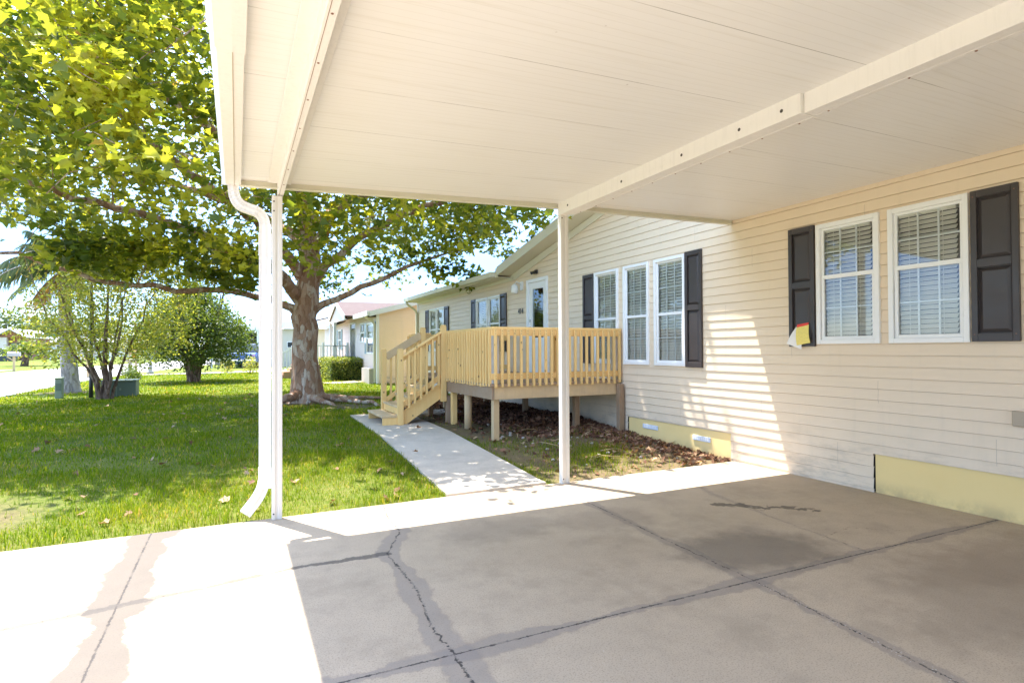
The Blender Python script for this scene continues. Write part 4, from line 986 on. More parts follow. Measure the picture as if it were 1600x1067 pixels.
# crepe myrtle: several thin stems fanning up
st = []
for k, (dx, dy, w) in enumerate([(-1.5, .2, .04), (-.9, -.4, .05), (-.35, .3, .045), (.05, 0, .075), (.5, -.3, .05), (1.0, .3, .045), (-1.1, .7, .035), (.25, .6, .04)]):
    a = .12 if k != 3 else 0
    st.append(([(dx * a, dy * a, -.05), (dx * .18, dy * .18, .5), (dx * .45, dy * .45, 1.25), (dx * .8, dy * .8, 2.1), (dx * 1.0, dy * 1.0, 2.9), (dx * 1.15, dy * 1.1, 3.6)], [w, w * .85, w * .7, w * .5, w * .3, w * .15]))
blob_tree('crepe_myrtle', (-3.08, 18.0, G(18)), 'airy yellow-green multi-stemmed small tree on the lawn beside the black lamp pole', 'tree', 17000, env_vase(1.85, 4.3, .27), st, .08, 'leaf_small', 'bark_dark', 480, .20, 'oval', .55)
st = []
for k in range(9):
    a = k * .7; dx, dy = math.cos(a) * (.6 + .1 * (k % 3)), math.sin(a) * .7
    st.append(([(dx * .2, dy * .2, -.05), (dx * .25, dy * .25, .5), (dx * .7, dy * .7, 1.4), (dx * 1.4, dy * 1.4, 2.6), (dx * 1.7, dy * 1.7, 3.5)], [.12, .10, .06, .04, .02]))
def env_shrub(p):
    z = p[2]; r = 2.05 * math.sin(min(1, .16 + z * .9) * math.pi) ** .55
    if p[0] ** 2 + p[1] ** 2 > 1 or z < .1 + .12 * math.hypot(p[0], p[1]): return None
    return np.array([p[0] * r, p[1] * r, .15 + z * 3.45])
blob_tree('bushy_tree', (-1.5, 25.24, G(25.24)), 'dense dark green bushy tree with stout split trunk on the lawn', 'tree', 24000, env_shrub, st, .105, 'leaf_dark', 'bark_dark', 560, .19, 'oval', .5)
# hanging dark branches of a taller neighbour tree are part of the sycamore; low far trees follow
FT = [(-33, 116, 7.5, 7), (-25, 104, 5.2, 5), (-20, 112, 6.5, 6), (-14, 122, 5.2, 6), (-8, 116, 4.6, 5), (-3, 120, 5.4, 6), (3, 112, 4.4, 5), (-40, 108, 9, 8), (-29, 126, 8, 8), (-46, 92, 9, 6)]
labs = ['far tree in the tree line behind the white-roofed house at the left edge', 'low far tree behind the parked pale green wagon', 'far tree rising over the long beige house', 'far rounded tree behind the white fence', 'small far tree beside the white far houses', 'far tree behind the mailboxes', 'small far tree behind the carport of the grey house', 'tallest far tree at the left edge', 'tall far tree behind the row of far trees', 'nearer far tree at the left edge of the view']
for (x, y, h_, w_), lb in zip(FT, labs):
    def env(p, h_=h_, w_=w_):
        if p[0] ** 2 + p[1] ** 2 + (p[2] * 1.6 - .8) ** 2 > 1: return None
        return np.array([p[0] * w_ * .6, p[1] * w_ * .6, .18 * h_ + p[2] * h_ * .8])
    blob_tree('far_tree', (x, y, G(y)), lb, 'tree', 1500, env, [([(0, 0, -.1), (.1, 0, h_ * .4), (0, .1, h_ * .8)], [.25, .18, .06])], .55, 'leaf_far', 'bark_dark', 60, .7, 'oval', .45, 'trees in the far tree line')
# palm
pal = empty('palm_tree', (-4.59, 21.6, G(21.6)), 'grey-trunked palm by the street with orange and brown dead fronds hanging', 'palm')
zt_ = 3.75
P_, r_ = path_pts([(-4.59, 21.6, .1), (-4.60, 21.6, .5), (-4.66, 21.6, 1.5), (-4.72, 21.6, 2.6), (-4.76, 21.6, zt_)], [.30, .235, .195, .175, .15], .12, .004)
MB().tube(P_, [r * (1.03 if i % 3 == 0 else 1) for i, r in enumerate(r_)], 18, True).build('trunk', 'bark_palm', pal)
def frond(az, elev, L, droop, dead=0.):
    V = []; F = []; ti = []; n = 26; d0 = np.array([math.cos(az), math.sin(az), 0]); o = np.array([-4.76, 21.6, zt_ + .15]); rib = []
    for k in range(n + 1):
        t = k / n; rib.append(o + d0 * L * (t * math.cos(elev) * (1 - .25 * droop * t)) + np.array([0, 0, L * (math.sin(elev) * t - droop * t * t)]))
    sd = np.array([-d0[1], d0[0], 0])
    for k in range(3, n):
        t = k / n; p = rib[k]; tan = rib[k + 1] - rib[k - 1]; tan /= np.linalg.norm(tan); ll = (.62 * math.sin(min(1, t * 1.1 + .12) * math.pi) ** .5 + .1) * (.8 if dead else 1)
        for sg in (-1, 1):
            for rep in range(2):
                tip = p + sd * sg * ll * .45 + tan * ll * .35 + np.array([0, 0, -ll * RNG.uniform(.5, 1.0)]) + RNG.normal(0, .04, 3); q = p + tan * (.02 + rep * L / n * .5)
                i = len(V); V += [q, q + tan * .035, (q + tip) / 2 + tan * .03 + np.array([0, 0, .06]), tip]; F.append((i, i + 1, i + 2, i + 3)); ti += [(.9 if dead > 1 else .75) if dead else RNG.uniform(.1, .6)] * 4
    return V, F, ti, rib
V = []; F = []; TI = []; ribs = MB()
fr = [(R(a), R(e), L, dr, 0.) for a, e, L, dr in [(180, 38, 2.9, .75), (160, 55, 2.8, .6), (200, 20, 2.6, .75), (230, 45, 2.4, .7), (120, 60, 2.6, .55), (90, 35, 2.4, .7), (50, 60, 2.4, .6), (20, 40, 2.5, .7), (-10, 25, 2.4, .75), (-40, 45, 2.4, .7), (-80, 50, 2.2, .7), (-120, 60, 2.3, .5), (150, 10, 2.5, .7), (185, 8, 2.9, .45), (175, 65, 2.7, .5), (0, 65, 2.6, .5), (-60, 15, 2.2, .8)]] + \
     [(R(a), R(e), L, dr, d) for a, e, L, dr, d in [(200, -35, 1.3, .5, 2), (225, -40, 1.2, .5, 2), (250, -30, 1.2, .6, 1), (280, -20, 1.1, .7, 1), (310, -25, 1.1, .7, 1), (340, -20, 1.2, .7, 1), (170, -40, 1.2, .5, 2)]]
for az, e, L, dr, dead in fr:
    v, f, ti, rib = frond(az, e, L, dr, dead); o_ = len(V); V += v; F += [tuple(i + o_ for i in q) for q in f]; TI += ti
    ribs.tube([tuple(p) for p in rib], [.022 * (1 - .8 * k / len(rib)) for k in range(len(rib))], 4, False)
npmesh('crown', np.array(V), np.array(F), 'leaf_palm', pal, np.array(TI)); ribs.build('frond_stem', 'bark_palm', pal)
MB().tube([(-4.76, 21.6, zt_ - .1), (-4.76, 21.6, zt_ + .3)], [.2, .12], 12).build('crown_shaft', 'bark_dark', pal)
# cycad by the far mailbox
cy = empty('cycad', (-13.9, 52.6, G(52.6)), 'small squat palm-like plant on the far lawn by the mailbox', 'plant')
MB().tube([(-13.9, 52.6, .3), (-13.8, 52.6, .9), (-13.6, 52.6, 1.3)], [.25, .2, .16], 10).build('trunk', 'bark_dark', cy)
n = 700; C = np.array([-13.6, 52.6, 1.55]) + RNG.normal(0, 1, (n, 3)) * np.array([.75, .75, .22]); C[:, 2] += .25 - .35 * np.abs(C[:, 0] + 13.6) ** 1.2
scatter_leaves('crown', C, .3, 'leaf_dark', cy, RNG.uniform(.3, 1, n))
# small bushes
def bush(name, x, y, w, h_, label, cat, mat='leaf_dark', n=700, s=.07):
    z = G(y); C = []
    while len(C) < n:
        p = RNG.uniform(-1, 1, 3)
        if (p ** 2).sum() < 1 and p[2] > -.6: C.append((x + p[0] * w / 2, y + p[1] * w / 2, z + (p[2] + .6) / 1.6 * h_))
    o = empty(name, (x, y, z), label, cat); MB().tube([(x, y, z - .03), (x, y + .02, z + h_ * .4), (x + .05, y, z + h_ * .8)], [.03, .02, .006], 6).build('stem', 'bark_dark', o)
    scatter_leaves('foliage', np.array(C), s, mat, o, RNG.uniform(.1, 1, n), 'oval', 1.); return o
bush('small_shrub', -4.6, 32.4, .9, .55, 'small round green shrub behind the utility box', 'shrub')
bush('small_shrub', -3.95, 28.5, .7, .4, 'low green shrub just behind the bird bath', 'shrub')
bush('flowering_plant', .62, 31.8, .8, .95, 'bright yellow-green leafy plant just left of the downspout', 'plant', 'leaf_small')
bush('flowering_plant', -.45, 34.0, .8, .8, 'pale flowering plant by the neighbour drive', 'plant', 'leaf_small')
bush('small_shrub', 2.6, 30.3, .8, .5, 'low shrub at the foot of the white lattice steps', 'shrub', 'leaf_small')
# clipped hedge
hd = empty('hedge', (4.0, 24.6, G(24.6)), 'clipped box-shaped green hedge in front of the pale pink-sided house', 'hedge')
n = 9000; C = np.column_stack([RNG.uniform(-1, 1, n), RNG.uniform(-1, 1, n), RNG.uniform(0, 1, n)]); ax = RNG.integers(0, 3, n)
C[ax == 0, 0] = np.sign(C[ax == 0, 0]); C[ax == 1, 1] = np.sign(C[ax == 1, 1]); C[ax == 2, 2] = 1
C = np.column_stack([3.95 + C[:, 0] * .62, 25.0 + C[:, 1] * 1.7, G(25) + .05 + C[:, 2] * .80]) + RNG.normal(0, .035, (n, 3))
scatter_leaves('foliage', C, .075, 'hedge', hd, RNG.uniform(0, 1, n), 'oval', 1.)
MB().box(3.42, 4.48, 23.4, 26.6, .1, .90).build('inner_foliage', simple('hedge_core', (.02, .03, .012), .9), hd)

# ------------------------------------------------------------------ grass blades
def blades(n, xr, yr, h, w, dens=None):
    x = RNG.uniform(*xr, n); y = RNG.uniform(*yr, n)
    on_path = (x > 1.80 + (y - 5.2) * .028) & (x < 2.90 + (y - 5.2) * .028) & (y < 11.35)
    k = ~on_path & ~((np.hypot(x - TX, y - TY) < .75)); nx = np.sin(x * 2.1 + np.sin(y * 1.7) * 1.3) * np.sin(y * 1.9 + x * .6)
    bed = (x > 3.0) & (y < 13.4); k &= ~bed | (RNG.random(n) < np.where(y < 8.2, np.clip(1.15 - (x - 3.) / 2.2, .05, 1), .12) * np.clip(.45 + .7 * nx, .04, 1))
    for cx, cy, r in ((-2.3, 6.0, .9), (1.5, 14.1, 1.0), (2.3, 13.2, .6), (-4.6, 21.2, .8)):
        k &= (np.hypot(x - cx, y - cy) + .35 * nx > r * .75) | (RNG.random(n) < .18)
    k &= x < XW - .08
    road = np.where(y < 27, -5.75, -5.75 + (y - 27) * .16); k &= x > road
    k &= RNG.random(n) < (.72 + .28 * nx)
    x, y = x[k], y[k]; nx = nx[k]; n = len(x); z = gz(y) - .004 - np.where(y < 5.3, .01, 0)
    a = RNG.uniform(0, 2 * np.pi, n); hh = h * RNG.uniform(.35, 1.3, n) * (1 + .25 * nx) * (1 + .3 * np.sin(x * 5.1 + np.sin(y * 3.3)) * np.sin(y * 5.7)) * np.where(RNG.random(n) < .05, 1.6, 1); lean = RNG.uniform(.15, .95, n) * hh; ww = w * RNG.uniform(.7, 1.3, n)
    hh = hh * np.where(y < 5.3, 1.45, 1.); lean = np.where(y < 5.3, lean * 1.3, lean)
    la = a + RNG.normal(0, .6, n) + np.pi / 2; c, s = np.cos(a), np.sin(a); lx, ly = np.cos(la) * lean, np.sin(la) * lean
    V = np.empty((n, 5, 3)); B_ = np.column_stack([x, y, z])
    V[:, 0] = B_ + np.column_stack([-c * ww, -s * ww, 0 * z]); V[:, 1] = B_ + np.column_stack([c * ww, s * ww, 0 * z])
    mid = B_ + np.column_stack([lx * .35, ly * .35, hh * .62]); V[:, 2] = mid + np.column_stack([c * ww * .8, s * ww * .8, 0 * z]); V[:, 3] = mid - np.column_stack([c * ww * .8, s * ww * .8, 0 * z])
    V[:, 4] = B_ + np.column_stack([lx, ly, hh * (1 - .25 * lean / hh)])
    pt_ = np.sin(x * 3.7 + 2 * np.sin(y * 2.3)) * np.sin(y * 4.1 - x * 1.3); t = np.clip(RNG.normal(.42, .18, n) + .10 * nx + .10 * pt_ + (RNG.random(n) < .08 + .12 * (pt_ > .55)) * .45, 0, 1)
    return V.reshape(-1, 3), n, np.repeat(t, 5)
parts = [blades(90000, (-3.2, XW), (5.165, 7.6), .058, .0024), blades(70000, (-6, XW), (7.5, 11.5), .055, .0042), blades(75000, (-6.2, XW), (11.5, 18.5), .05, .007), blades(60000, (-6, 8), (18.5, 33), .05, .013)]
V = np.concatenate([p[0] for p in parts]); N = sum(p[1] for p in parts); T_ = np.concatenate([p[2] for p in parts])
i = np.arange(N)[:, None] * 5
tag(npmesh('grass', V, [i + np.array([[0, 1, 2, 3]]), i + np.array([[3, 2, 4]])], 'grass', None, T_), 'short bright green lawn grass around the carport and path', 'grass', None, 'stuff')

# fallen leaves on the lawn, mulch and litter by the house wall
def litter(name, C, size, mat, t, label, cat, kind='lobed', flat=.35):
    return tag(scatter_leaves(name, C, size, mat, None, t, kind, flat), label, cat, None, 'stuff')
n = 300; x = RNG.uniform(-5, 5.4, n); y = 5.2 + RNG.random(n) ** 1.6 * 13
ok = ~((x > 1.8) & (x < 2.95) & (y < 11.3) & (RNG.random(n) < .93)); x, y = x[ok], y[ok]
litter('fallen_leaves', np.column_stack([x, y, gz(y) + .03]), .075, 'dry_leaf', RNG.uniform(.3, .95, len(x)), 'brown dry leaves scattered over the lawn', 'leaves')
n = 24000; x = RNG.uniform(3.2, XW - .03, n); y = RNG.uniform(5.2, 13.5, n); w_ = np.sin(x * 2.1 + np.sin(y * 1.7) * 1.3) * np.sin(y * 1.9 + x * .6)
k = RNG.random(n) < np.clip((x - 3.6 - .9 * (y < 7.4)) / 1.1 + .35 * w_, .035, 1) * np.where(y < 7.2, .6, 1); x, y = x[k], y[k]
hz = .16 * np.exp(-((x - 4.9) / .7) ** 2) * np.clip((y - 7) / 1.5, 0, 1) * (.7 + .3 * np.sin(y * 3))
t = np.clip(RNG.normal(.34, .22, len(x)) - .2 * np.clip((y - 7.2) / 2, 0, 1) + .12, 0, 1)
litter('leaf_mulch', np.column_stack([x, y, gz(y) + .015 + hz * RNG.random(len(x))]), .062, 'dry_leaf', t, 'reddish brown leaf mulch heaped along the house wall under the deck', 'mulch', 'lobed', .8)
b = MB(); 
for _ in range(22):
    x, y, a = random.uniform(3.6, 5.3), random.uniform(5.5, 9.5), random.uniform(0, 6.3); L = random.uniform(.15, .5)
    z = G(y) + .04; b.tube([(x, y, z), (x + math.cos(a) * L * .5, y + math.sin(a) * L * .5, z + .02), (x + math.cos(a + .3) * L, y + math.sin(a + .3) * L, z - .01)], [.005, .004, .002], 4)
tag(b.build('twigs', 'wood_grey'), 'loose dry twigs lying in the mulch', 'twigs', None, 'stuff')
b = MB()
for _ in range(55):
    x, y = random.uniform(3.4, 5.4), random.uniform(5.4, 10); r = random.uniform(.012, .035); z = G(y) + r * .5
    b.lathe((x, y, z - r * .5), [(r * .5, 0), (r, r * .5), (r * .6, r)], 6)
tag(b.build('pebbles', 'stone'), 'pale pebbles and chips in the bare soil by the path', 'pebbles', None, 'stuff')

# ------------------------------------------------------------------ street things
z = G(19.0)
ub = empty('utility_box', (-2.95, 19.2, z), 'low green metal transformer cabinet on the lawn behind the small tree', 'utility box')
MB().box(-3.32, -2.52, 18.75, 19.35, z - .05, z + .42).build('cabinet', 'green_box', ub, .012); MB().box(-3.34, -2.50, 18.70, 19.37, z + .42, z + .46).build('lid', 'grey_green', ub, .01)
MB().box(-2.97, -2.955, 18.742, 18.752, z, z + .42).box(-2.90, -2.86, 18.73, 18.752, z + .18, z + .24).build('latch', 'grey_green', ub)
pd = empty('utility_pedestal', (-4.28, 19.0, G(19)), 'slim grey-green utility pedestal standing by the palm trunk', 'pedestal')
MB().prism([(-4.36, 18.92), (-4.20, 18.92), (-4.19, 19.06), (-4.28, 19.10), (-4.37, 19.06)], 'Z', G(19) - .05, .66).build('post', 'grey_green', pd, .01); MB().box(-4.375, -4.185, 18.905, 19.10, .66, .71).build('cap', 'grey_green', pd, .015)
MB().box(-4.34, -4.22, 18.912, 18.92, .35, .55).build('plate', 'green_box', pd)
lp = empty('lamp_post', (-3.56, 18.87, G(19)), 'thin black lamp pole with white lantern behind the airy tree', 'lamp post')
MB().tube([(-3.56, 18.87, .05), (-3.56, 18.87, .5), (-3.56, 18.87, 3.2)], [.055, .045, .035], 12).build('pole', 'black_metal', lp)
MB().lathe((-3.56, 18.87, 3.2), [(.04, 0), (.10, .05), (.15, .12), (.17, .34), (.13, .36)], 12).build('lantern', 'lamp_glass', lp); MB().lathe((-3.56, 18.87, 3.56), [(.22, 0), (.16, .07), (.05, .14), (.02, .2)], 12).build('cap', 'cream', lp)
def mailbox(x, y, label, zt=1.05, mat='mailbox', rot=0., twin=False):
    o = empty('mailbox', (x, y, G(y)), label, 'mailbox')
    MB().box(x - .05, x + .05, y - .05, y + .05, G(y) - .1, G(y) + zt - .25).bar((x - .02, y, G(y) + zt - .5), (x - .3, y, G(y) + zt - .27), .05, .05).build('post', 'wood_grey', o)
    prof = [(-.13, 0), (.13, 0), (.13, .16)] + [(.13 * math.cos(t), .16 + .11 * math.sin(t)) for t in np.linspace(.2, math.pi - .2, 7)] + [(-.13, .16)]
    ca, sa = math.cos(rot), math.sin(rot); b = MB(); z0 = G(y) + zt - .25
    b.prism([(u, v + z0) for u, v in prof], 'X', -.28, .28); b.v = [(x + p[0] * ca - p[1] * sa, y + p[0] * sa + p[1] * ca, p[2]) for p in b.v]; b.build('box', mat, o, .006)
    f = MB().box(-.29, -.282, -.11, .11, z0 + .02, z0 + .2); f.v = [(x + p[0] * ca - p[1] * sa, y + p[0] * sa + p[1] * ca, p[2]) for p in f.v]; f.build('door', 'plastic_dark', o); return o
mailbox(-11.45, 41.6, 'tan mailbox on a post across the street by the squat palm', 1.1)
mailbox(-6.0, 31.2, 'grey mailbox seen behind the stems of the airy tree', 1.25)
mailbox(-4.63, 34.5, 'light brown mailbox behind the bird bath', 1.2, 'ceramic')
bb = empty('bird_bath', (-4.75, 33.2, G(33.2)), 'stone bird bath ornament beside the drive', 'bird bath')
MB().lathe((-4.7, 33.2, G(33.2)), [(.22, 0), (.2, .08), (.09, .2), (.07, .5), (.1, .62)], 12).build('pedestal', 'stone', bb); MB().lathe((-4.7, 33.2, G(33.2) + .62), [(.1, 0), (.3, .08), (.34, .15), (.3, .14), (.05, .09)], 14).build('bowl', 'stone', bb)
gs = empty('garden_ornament', (-3.97, 34.1, G(34.1)), 'small stone figure standing in the grass right of the bird bath', 'garden ornament')
MB().lathe((-3.97, 34.1, G(34.1)), [(.16, 0), (.15, .12), (.09, .16), (.12, .3), (.1, .42), (.05, .46), (.09, .52), (.08, .6), (.02, .66)], 12).build('figure', 'stone', gs)
sg = empty('street_sign', (-14.5, 60, G(60)), 'green street name blade on a thin pole across the street', 'street sign')
MB().tube([(-14.5, 60, .3), (-14.5, 60, 2.95)], .035, 8).build('pole', 'plastic_dark', sg); MB().box(-15.1, -13.7, 59.98, 60.02, 2.6, 2.9).build('blade', 'sign_green', sg, .01)
bn = empty('trash_bin', (-20.6, 72, G(72)), 'dark wheeled refuse bins against the white far house', 'bin')
b = MB(); b.box(-22.1, -19.6, 71.6, 72.3, G(72), G(72) + 1.15); b.build('body', 'plastic_dark', bn, .03); MB().box(-22.15, -19.55, 71.55, 72.35, G(72) + 1.15, G(72) + 1.24).build('lid', 'siding_grey', bn, .02)

# ------------------------------------------------------------------ cars
def car(loc, rot, paint, kind, label):
    o = empty('parked_car', loc, label, 'car'); W = .9
    if kind == 'wagon':
        body = [(-2.6, .35), (-2.62, .85), (-2.45, .98), (-1.0, 1.0), (1.1, .98), (2.35, .90), (2.65, .78), (2.66, .38)]; cabin = [(-2.42, .97), (-2.1, 1.46), (.35, 1.5), (.95, 1.0)]; wx = (-1.6, 1.65)
    else:
        body = [(-2.1, .32), (-2.15, .8), (-2.0, .98), (-.9, 1.02), (.8, 1.0), (1.9, .86), (2.12, .7), (2.14, .34)]; cabin = [(-1.85, 1.0), (-1.45, 1.5), (.15, 1.52), (.85, 1.0)]; wx = (-1.3, 1.35)
    ca, sa = math.cos(rot), math.sin(rot)
    def put(b, name, mat, par, bev=0.):
        b.v = [(loc[0] + p[0] * ca - p[1] * sa, loc[1] + p[0] * sa + p[1] * ca, loc[2] + p[2]) for p in b.v]; return b.build(name, mat, par, bev)
    bd = put(MB().prism(body, 'Y', -W, W), 'body', paint, o, .08)
    n = len(cabin); b = MB(); i0 = 0
    ins = lambda w: [(x, w, z) for x, z in cabin]
    L = [(x, -W + .05 + (z - 1) * .35, z) for x, z in cabin]; Rr = [(x, W - .05 - (z - 1) * .35, z) for x, z in cabin]
    b.v = L + Rr; b.f = [tuple(range(n))[::-1], tuple(range(n, 2 * n))] + [(k, (k + 1) % n, n + (k + 1) % n, n + k) for k in range(n)]; b.sm = [False] * len(b.f)
    put(b, 'cabin', 'car_glass', o, .03)
    zt = cabin[1][1]; put(MB().box(cabin[1][0] + .02, cabin[2][0] - .02, -W + .22, W - .22, zt - .01, zt + .035), 'roof', paint, o, .02)
    for sy in (-1, 1):
        for x in wx:
            w = put(MB().tube([(x, sy * (W - .19), .33), (x, sy * (W + .01), .33)], .33, 20), 'wheel', 'rubber', o, .03)
            put(MB().tube([(x, sy * (W - .03), .33), (x, sy * (W + .022), .33)], .19, 14), 'rim', 'chrome', w)
        put(MB().box(body[-1][0] - .06, body[-1][0] + .015, sy * .8, sy * .5, .6, .74), 'headlight', 'head', o, .02)
        put(MB().box(body[0][0] - .02, body[0][0] + .05, sy * .82, sy * .6, .68, .82), 'tail_light', 'red_clip', o, .01)
    put(MB().box(body[-1][0] - .02, body[-1][0] + .07, -W + .05, W - .05, .40, .52), 'bumper', 'chrome', o, .02); put(MB().box(body[0][0] - .09, body[0][0] + .02, -W + .05, W - .05, .42, .54), 'bumper', 'chrome', o, .02)
    return o
car((-19.8, 82.3, G(82.3)), R(-6), 'car_teal', 'wagon', 'long pale green vintage wagon parked across the street by the beige house')
car((.70, 42.0, G(42)), R(78), 'car_blue', 'hatch', 'blue car parked under the grey carport behind the white posts')
car((2.6, 44.5, G(44.5)), R(-95), 'car_charcoal', 'hatch', 'dark grey car parked behind the neighbour white stairs')

# ------------------------------------------------------------------ neighbouring homes
nb = empty('neighbour_house', (4.61, 28, G(28)), 'next home with orange-tan end wall, red-brown shingle roof and pale pink front', 'house')
NX = 4.61; NY0, NY1 = 20.76, 34.5
wo = [(21.3, 22.6, 1.25, 2.45), (22.95, 23.9, 1.7, 2.5), (24.9, 26.2, .55, 2.6), (28.6, 29.6, 1.4, 2.4), (31.5, 32.6, 1.4, 2.4)]
def ysp2(z):
    if z <= 2.72: return (NY0, NY1)
    h = (z - 2.72) / .33; return (23.4 + h, 27.6 - h) if h < 2.05 else (25.45, 25.55)
siding(NY0, NY1, .0, 3.36, wo, xw=NX, yspan=ysp2, pitch=.13).build('wall', 'siding_white', nb)
def xsp(z):
    if z <= 2.78: return (NX, NX + 7.5)
    h = (z - 2.78) / .26; return (NX + h, NX + 7.5 - h)
siding(NX, NX + 7.5, 0, 3.7, [], xw=NY0, sgn=-1, axis='Y', yspan=xsp, pitch=.13).build('wall', 'siding_tan', nb)
MB().box(NX - .03, NX + .06, NY0 - .03, NY0 + .08, 0, 2.8).build('corner_trim', 'white_vinyl', nb)
MB().quad((NX + .5, NY0 + .1, 0), (NX + .5, NY1, 0), (NX + .5, NY1, 3), (NX + .5, NY0 + .1, 3)).build('dark_backing', 'unlit_fill', nb)  # dark sheet whose colour gives the shade inside the neighbour's windows
b = MB(); slab(b, [(NX - .35, NY0 - .3, 2.78), (NX + 3.75, NY0 - .3, 3.86), (NX + 3.75, NY1 + .3, 3.86), (NX - .35, NY1 + .3, 2.78)], .06); slab(b, [(NX + 7.85, NY0 - .3, 2.78), (NX + 3.75, NY0 - .3, 3.86), (NX + 3.75, NY1 + .3, 3.86), (NX + 7.85, NY1 + .3, 2.78)], .06)
slab(b, [(NX - .75, 23.25, 2.78), (NX - .75, 25.5, 3.52), (NX + 2.6, 25.5, 3.52), (NX + 2.6, 23.25, 2.78)]); slab(b, [(NX - .75, 27.75, 2.78), (NX - .75, 25.5, 3.52), (NX + 2.6, 25.5, 3.52), (NX + 2.6, 27.75, 2.78)])
b.build('roof', 'shingle_red', nb)
b = MB().box(NX - .44, NX - .352, NY0 - .3, 23.2, 2.63, 2.80).box(NX - .44, NX - .352, 27.8, NY1 + .3, 2.63, 2.80)
b.prism([(23.2, 2.60), (23.2, 2.79), (25.5, 3.54), (27.8, 2.79), (27.8, 2.60), (25.5, 3.36)], 'X', NX - .79, NX - .753)
b.prism([(NX - .35, 2.60), (NX - .35, 2.79), (NX + 3.75, 3.87), (NX + 7.85, 2.79), (NX + 7.85, 2.60), (NX + 3.75, 3.68)], 'Y', NY0 - .33, NY0 - .302)
b.build('fascia', 'white_vinyl', nb)
b = MB().prism([(23.25, 2.62), (25.5, 3.36), (27.75, 2.62)], 'X', NX - .70, NX - .66); b.build('gable_wall', 'siding_white', nb)
MB().box(NX - .72, NX - .60, 27.55, 27.68, .6, 2.62).box(NX - .72, NX - .60, 26.3, 26.42, .6, 2.62).each('porch_post', 'white_vinyl', nb)
MB().sweep([(NX - .40, 21.0, 2.62), (NX - .12, 21.0, 2.45), (NX - .06, 21.0, 2.35), (NX - .06, 21.0, .2)], [(-.04, -.04), (.04, -.04), (.04, .04), (-.04, .04)]).build('downspout', 'cream', nb)
MB().tube([(NX + 2.6, 22.5, 3.4), (NX + 2.6, 22.5, 3.85)], .06, 8).build('roof_vent', 'black_metal', nb)
for k, (a, c, z0, z1) in enumerate(wo):
    nm = 'front_door' if k == 2 else 'window'
    w = MB().box(NX - .03, NX + .03, a, a + .06, z0, z1).box(NX - .03, NX + .03, c - .06, c, z0, z1).box(NX - .029, NX + .03, a + .06, c - .06, z1 - .06, z1).box(NX - .029, NX + .03, a + .06, c - .06, z0, z0 + .06)
    if k != 2: w.box(NX - .02, NX + .02, a + .06, c - .06, (z0 + z1) / 2 - .03, (z0 + z1) / 2 + .03)
    w = w.build(nm, 'white_vinyl', nb); MB().quad((NX, a + .05, z0 + .05), (NX, a + .05, z1 - .05), (NX, c - .05, z1 - .05), (NX, c - .05, z0 + .05)).build('pane', 'glass', w)
    if k != 2:
        bl = MB(); zz = z0 + .08
        while zz < z1 - .08: bl.quad((NX + .05, a + .05, zz), (NX + .05, c - .05, zz), (NX + .07, c - .05, zz + .032), (NX + .07, a + .05, zz + .032)); zz += .045
        bl.build('blind', 'blind', w)
        if k in (0, 3):
            MB().box(NX - .04, NX - .012, a - .3, a - .02, z0, z1).build('shutter', 'car_teal', nb); MB().box(NX - .04, NX - .012, c + .02, c + .3, z0, z1).build('shutter', 'car_teal', nb)
fb = MB()  # brick piers by the corner
fb.box(NX - .25, NX - .02, 21.0, 22.4, .0, .72); fb.build('brick_planter', 'stone', nb)
# its white porch deck with lattice and stairs
pk = empty('white_porch', (3.4, 27.7, G(27)), 'white railed porch with lattice skirt and stairs on the house beyond the big tree', 'porch')
x0, x1, y0, y1, fz, rz = 2.35, 4.55, 26.3, 29.2, .74, 1.62
MB().box(x0, x1, y0, y1, fz - .05, fz).build('floor', 'wood_grey', pk); MB().box(x0, x1, y0 - .03, y0, fz - .16, fz - .01).box(x0 - .03, x0, y0, y1, fz - .16, fz - .01).build('rim_joist', 'brick', pk)
MB().box(x0, x1, y0 + .0, y0 + .06, rz - .05, rz).box(x0, x1, y0 + .01, y0 + .05, fz + .06, fz + .1).box(x0, x0 + .06, y0 + 1.1, y1, rz - .05, rz).box(x0, x1, y1 - .06, y1, rz - .05, rz).build('top_rail', 'white_vinyl', pk)
for k in range(17): MB().box(x0 + .03 + k * .135, x0 + .065 + k * .135, y0 + .01, y0 + .045, fz, rz - .05).build('baluster', 'white_vinyl', pk)
for k in range(12): MB().box(x0 + .01, x0 + .045, y0 + 1.2 + k * .14, y0 + 1.235 + k * .14, fz, rz - .05).build('baluster', 'white_vinyl', pk)
for k in range(16): MB().box(x0 + .03 + k * .14, x0 + .065 + k * .14, y1 - .045, y1 - .01, fz, rz - .05).build('baluster', 'white_vinyl', pk)
for x in (x0, 3.4, x1 - .1): MB().box(x, x + .1, y0 - .02, y0 + .08, .1, rz + .12).build('post', 'white_vinyl', pk)
b = MB()
for k in np.arange(-.6, 2.3, .085):
    for sg_ in (0, 1):
        xa, xb = x0 + k, x0 + k + .5
        if sg_: xa, xb = xb, xa
        za, zb_ = .12, .58
        lo, hi = x0, x1
        def clip(xa, za, xb, zb_):
            pts = []
            for (x, z_) in ((xa, za), (xb, zb_)):
                if x < lo: t = (lo - xa) / (xb - xa); x, z_ = lo, za + t * (zb_ - za)
                if x > hi: t = (hi - xa) / (xb - xa); x, z_ = hi, za + t * (zb_ - za)
                pts.append((x, z_))
            return pts
        if max(xa, xb) < lo or min(xa, xb) > hi: continue
        p = clip(xa, za, xb, zb_)
        if abs(p[0][0] - p[1][0]) > .02: b.bar((p[0][0], y0 - .012 - .006 * sg_, p[0][1]), (p[1][0], y0 - .012 - .006 * sg_, p[1][1]), .005, .032, (0, 0, 1))
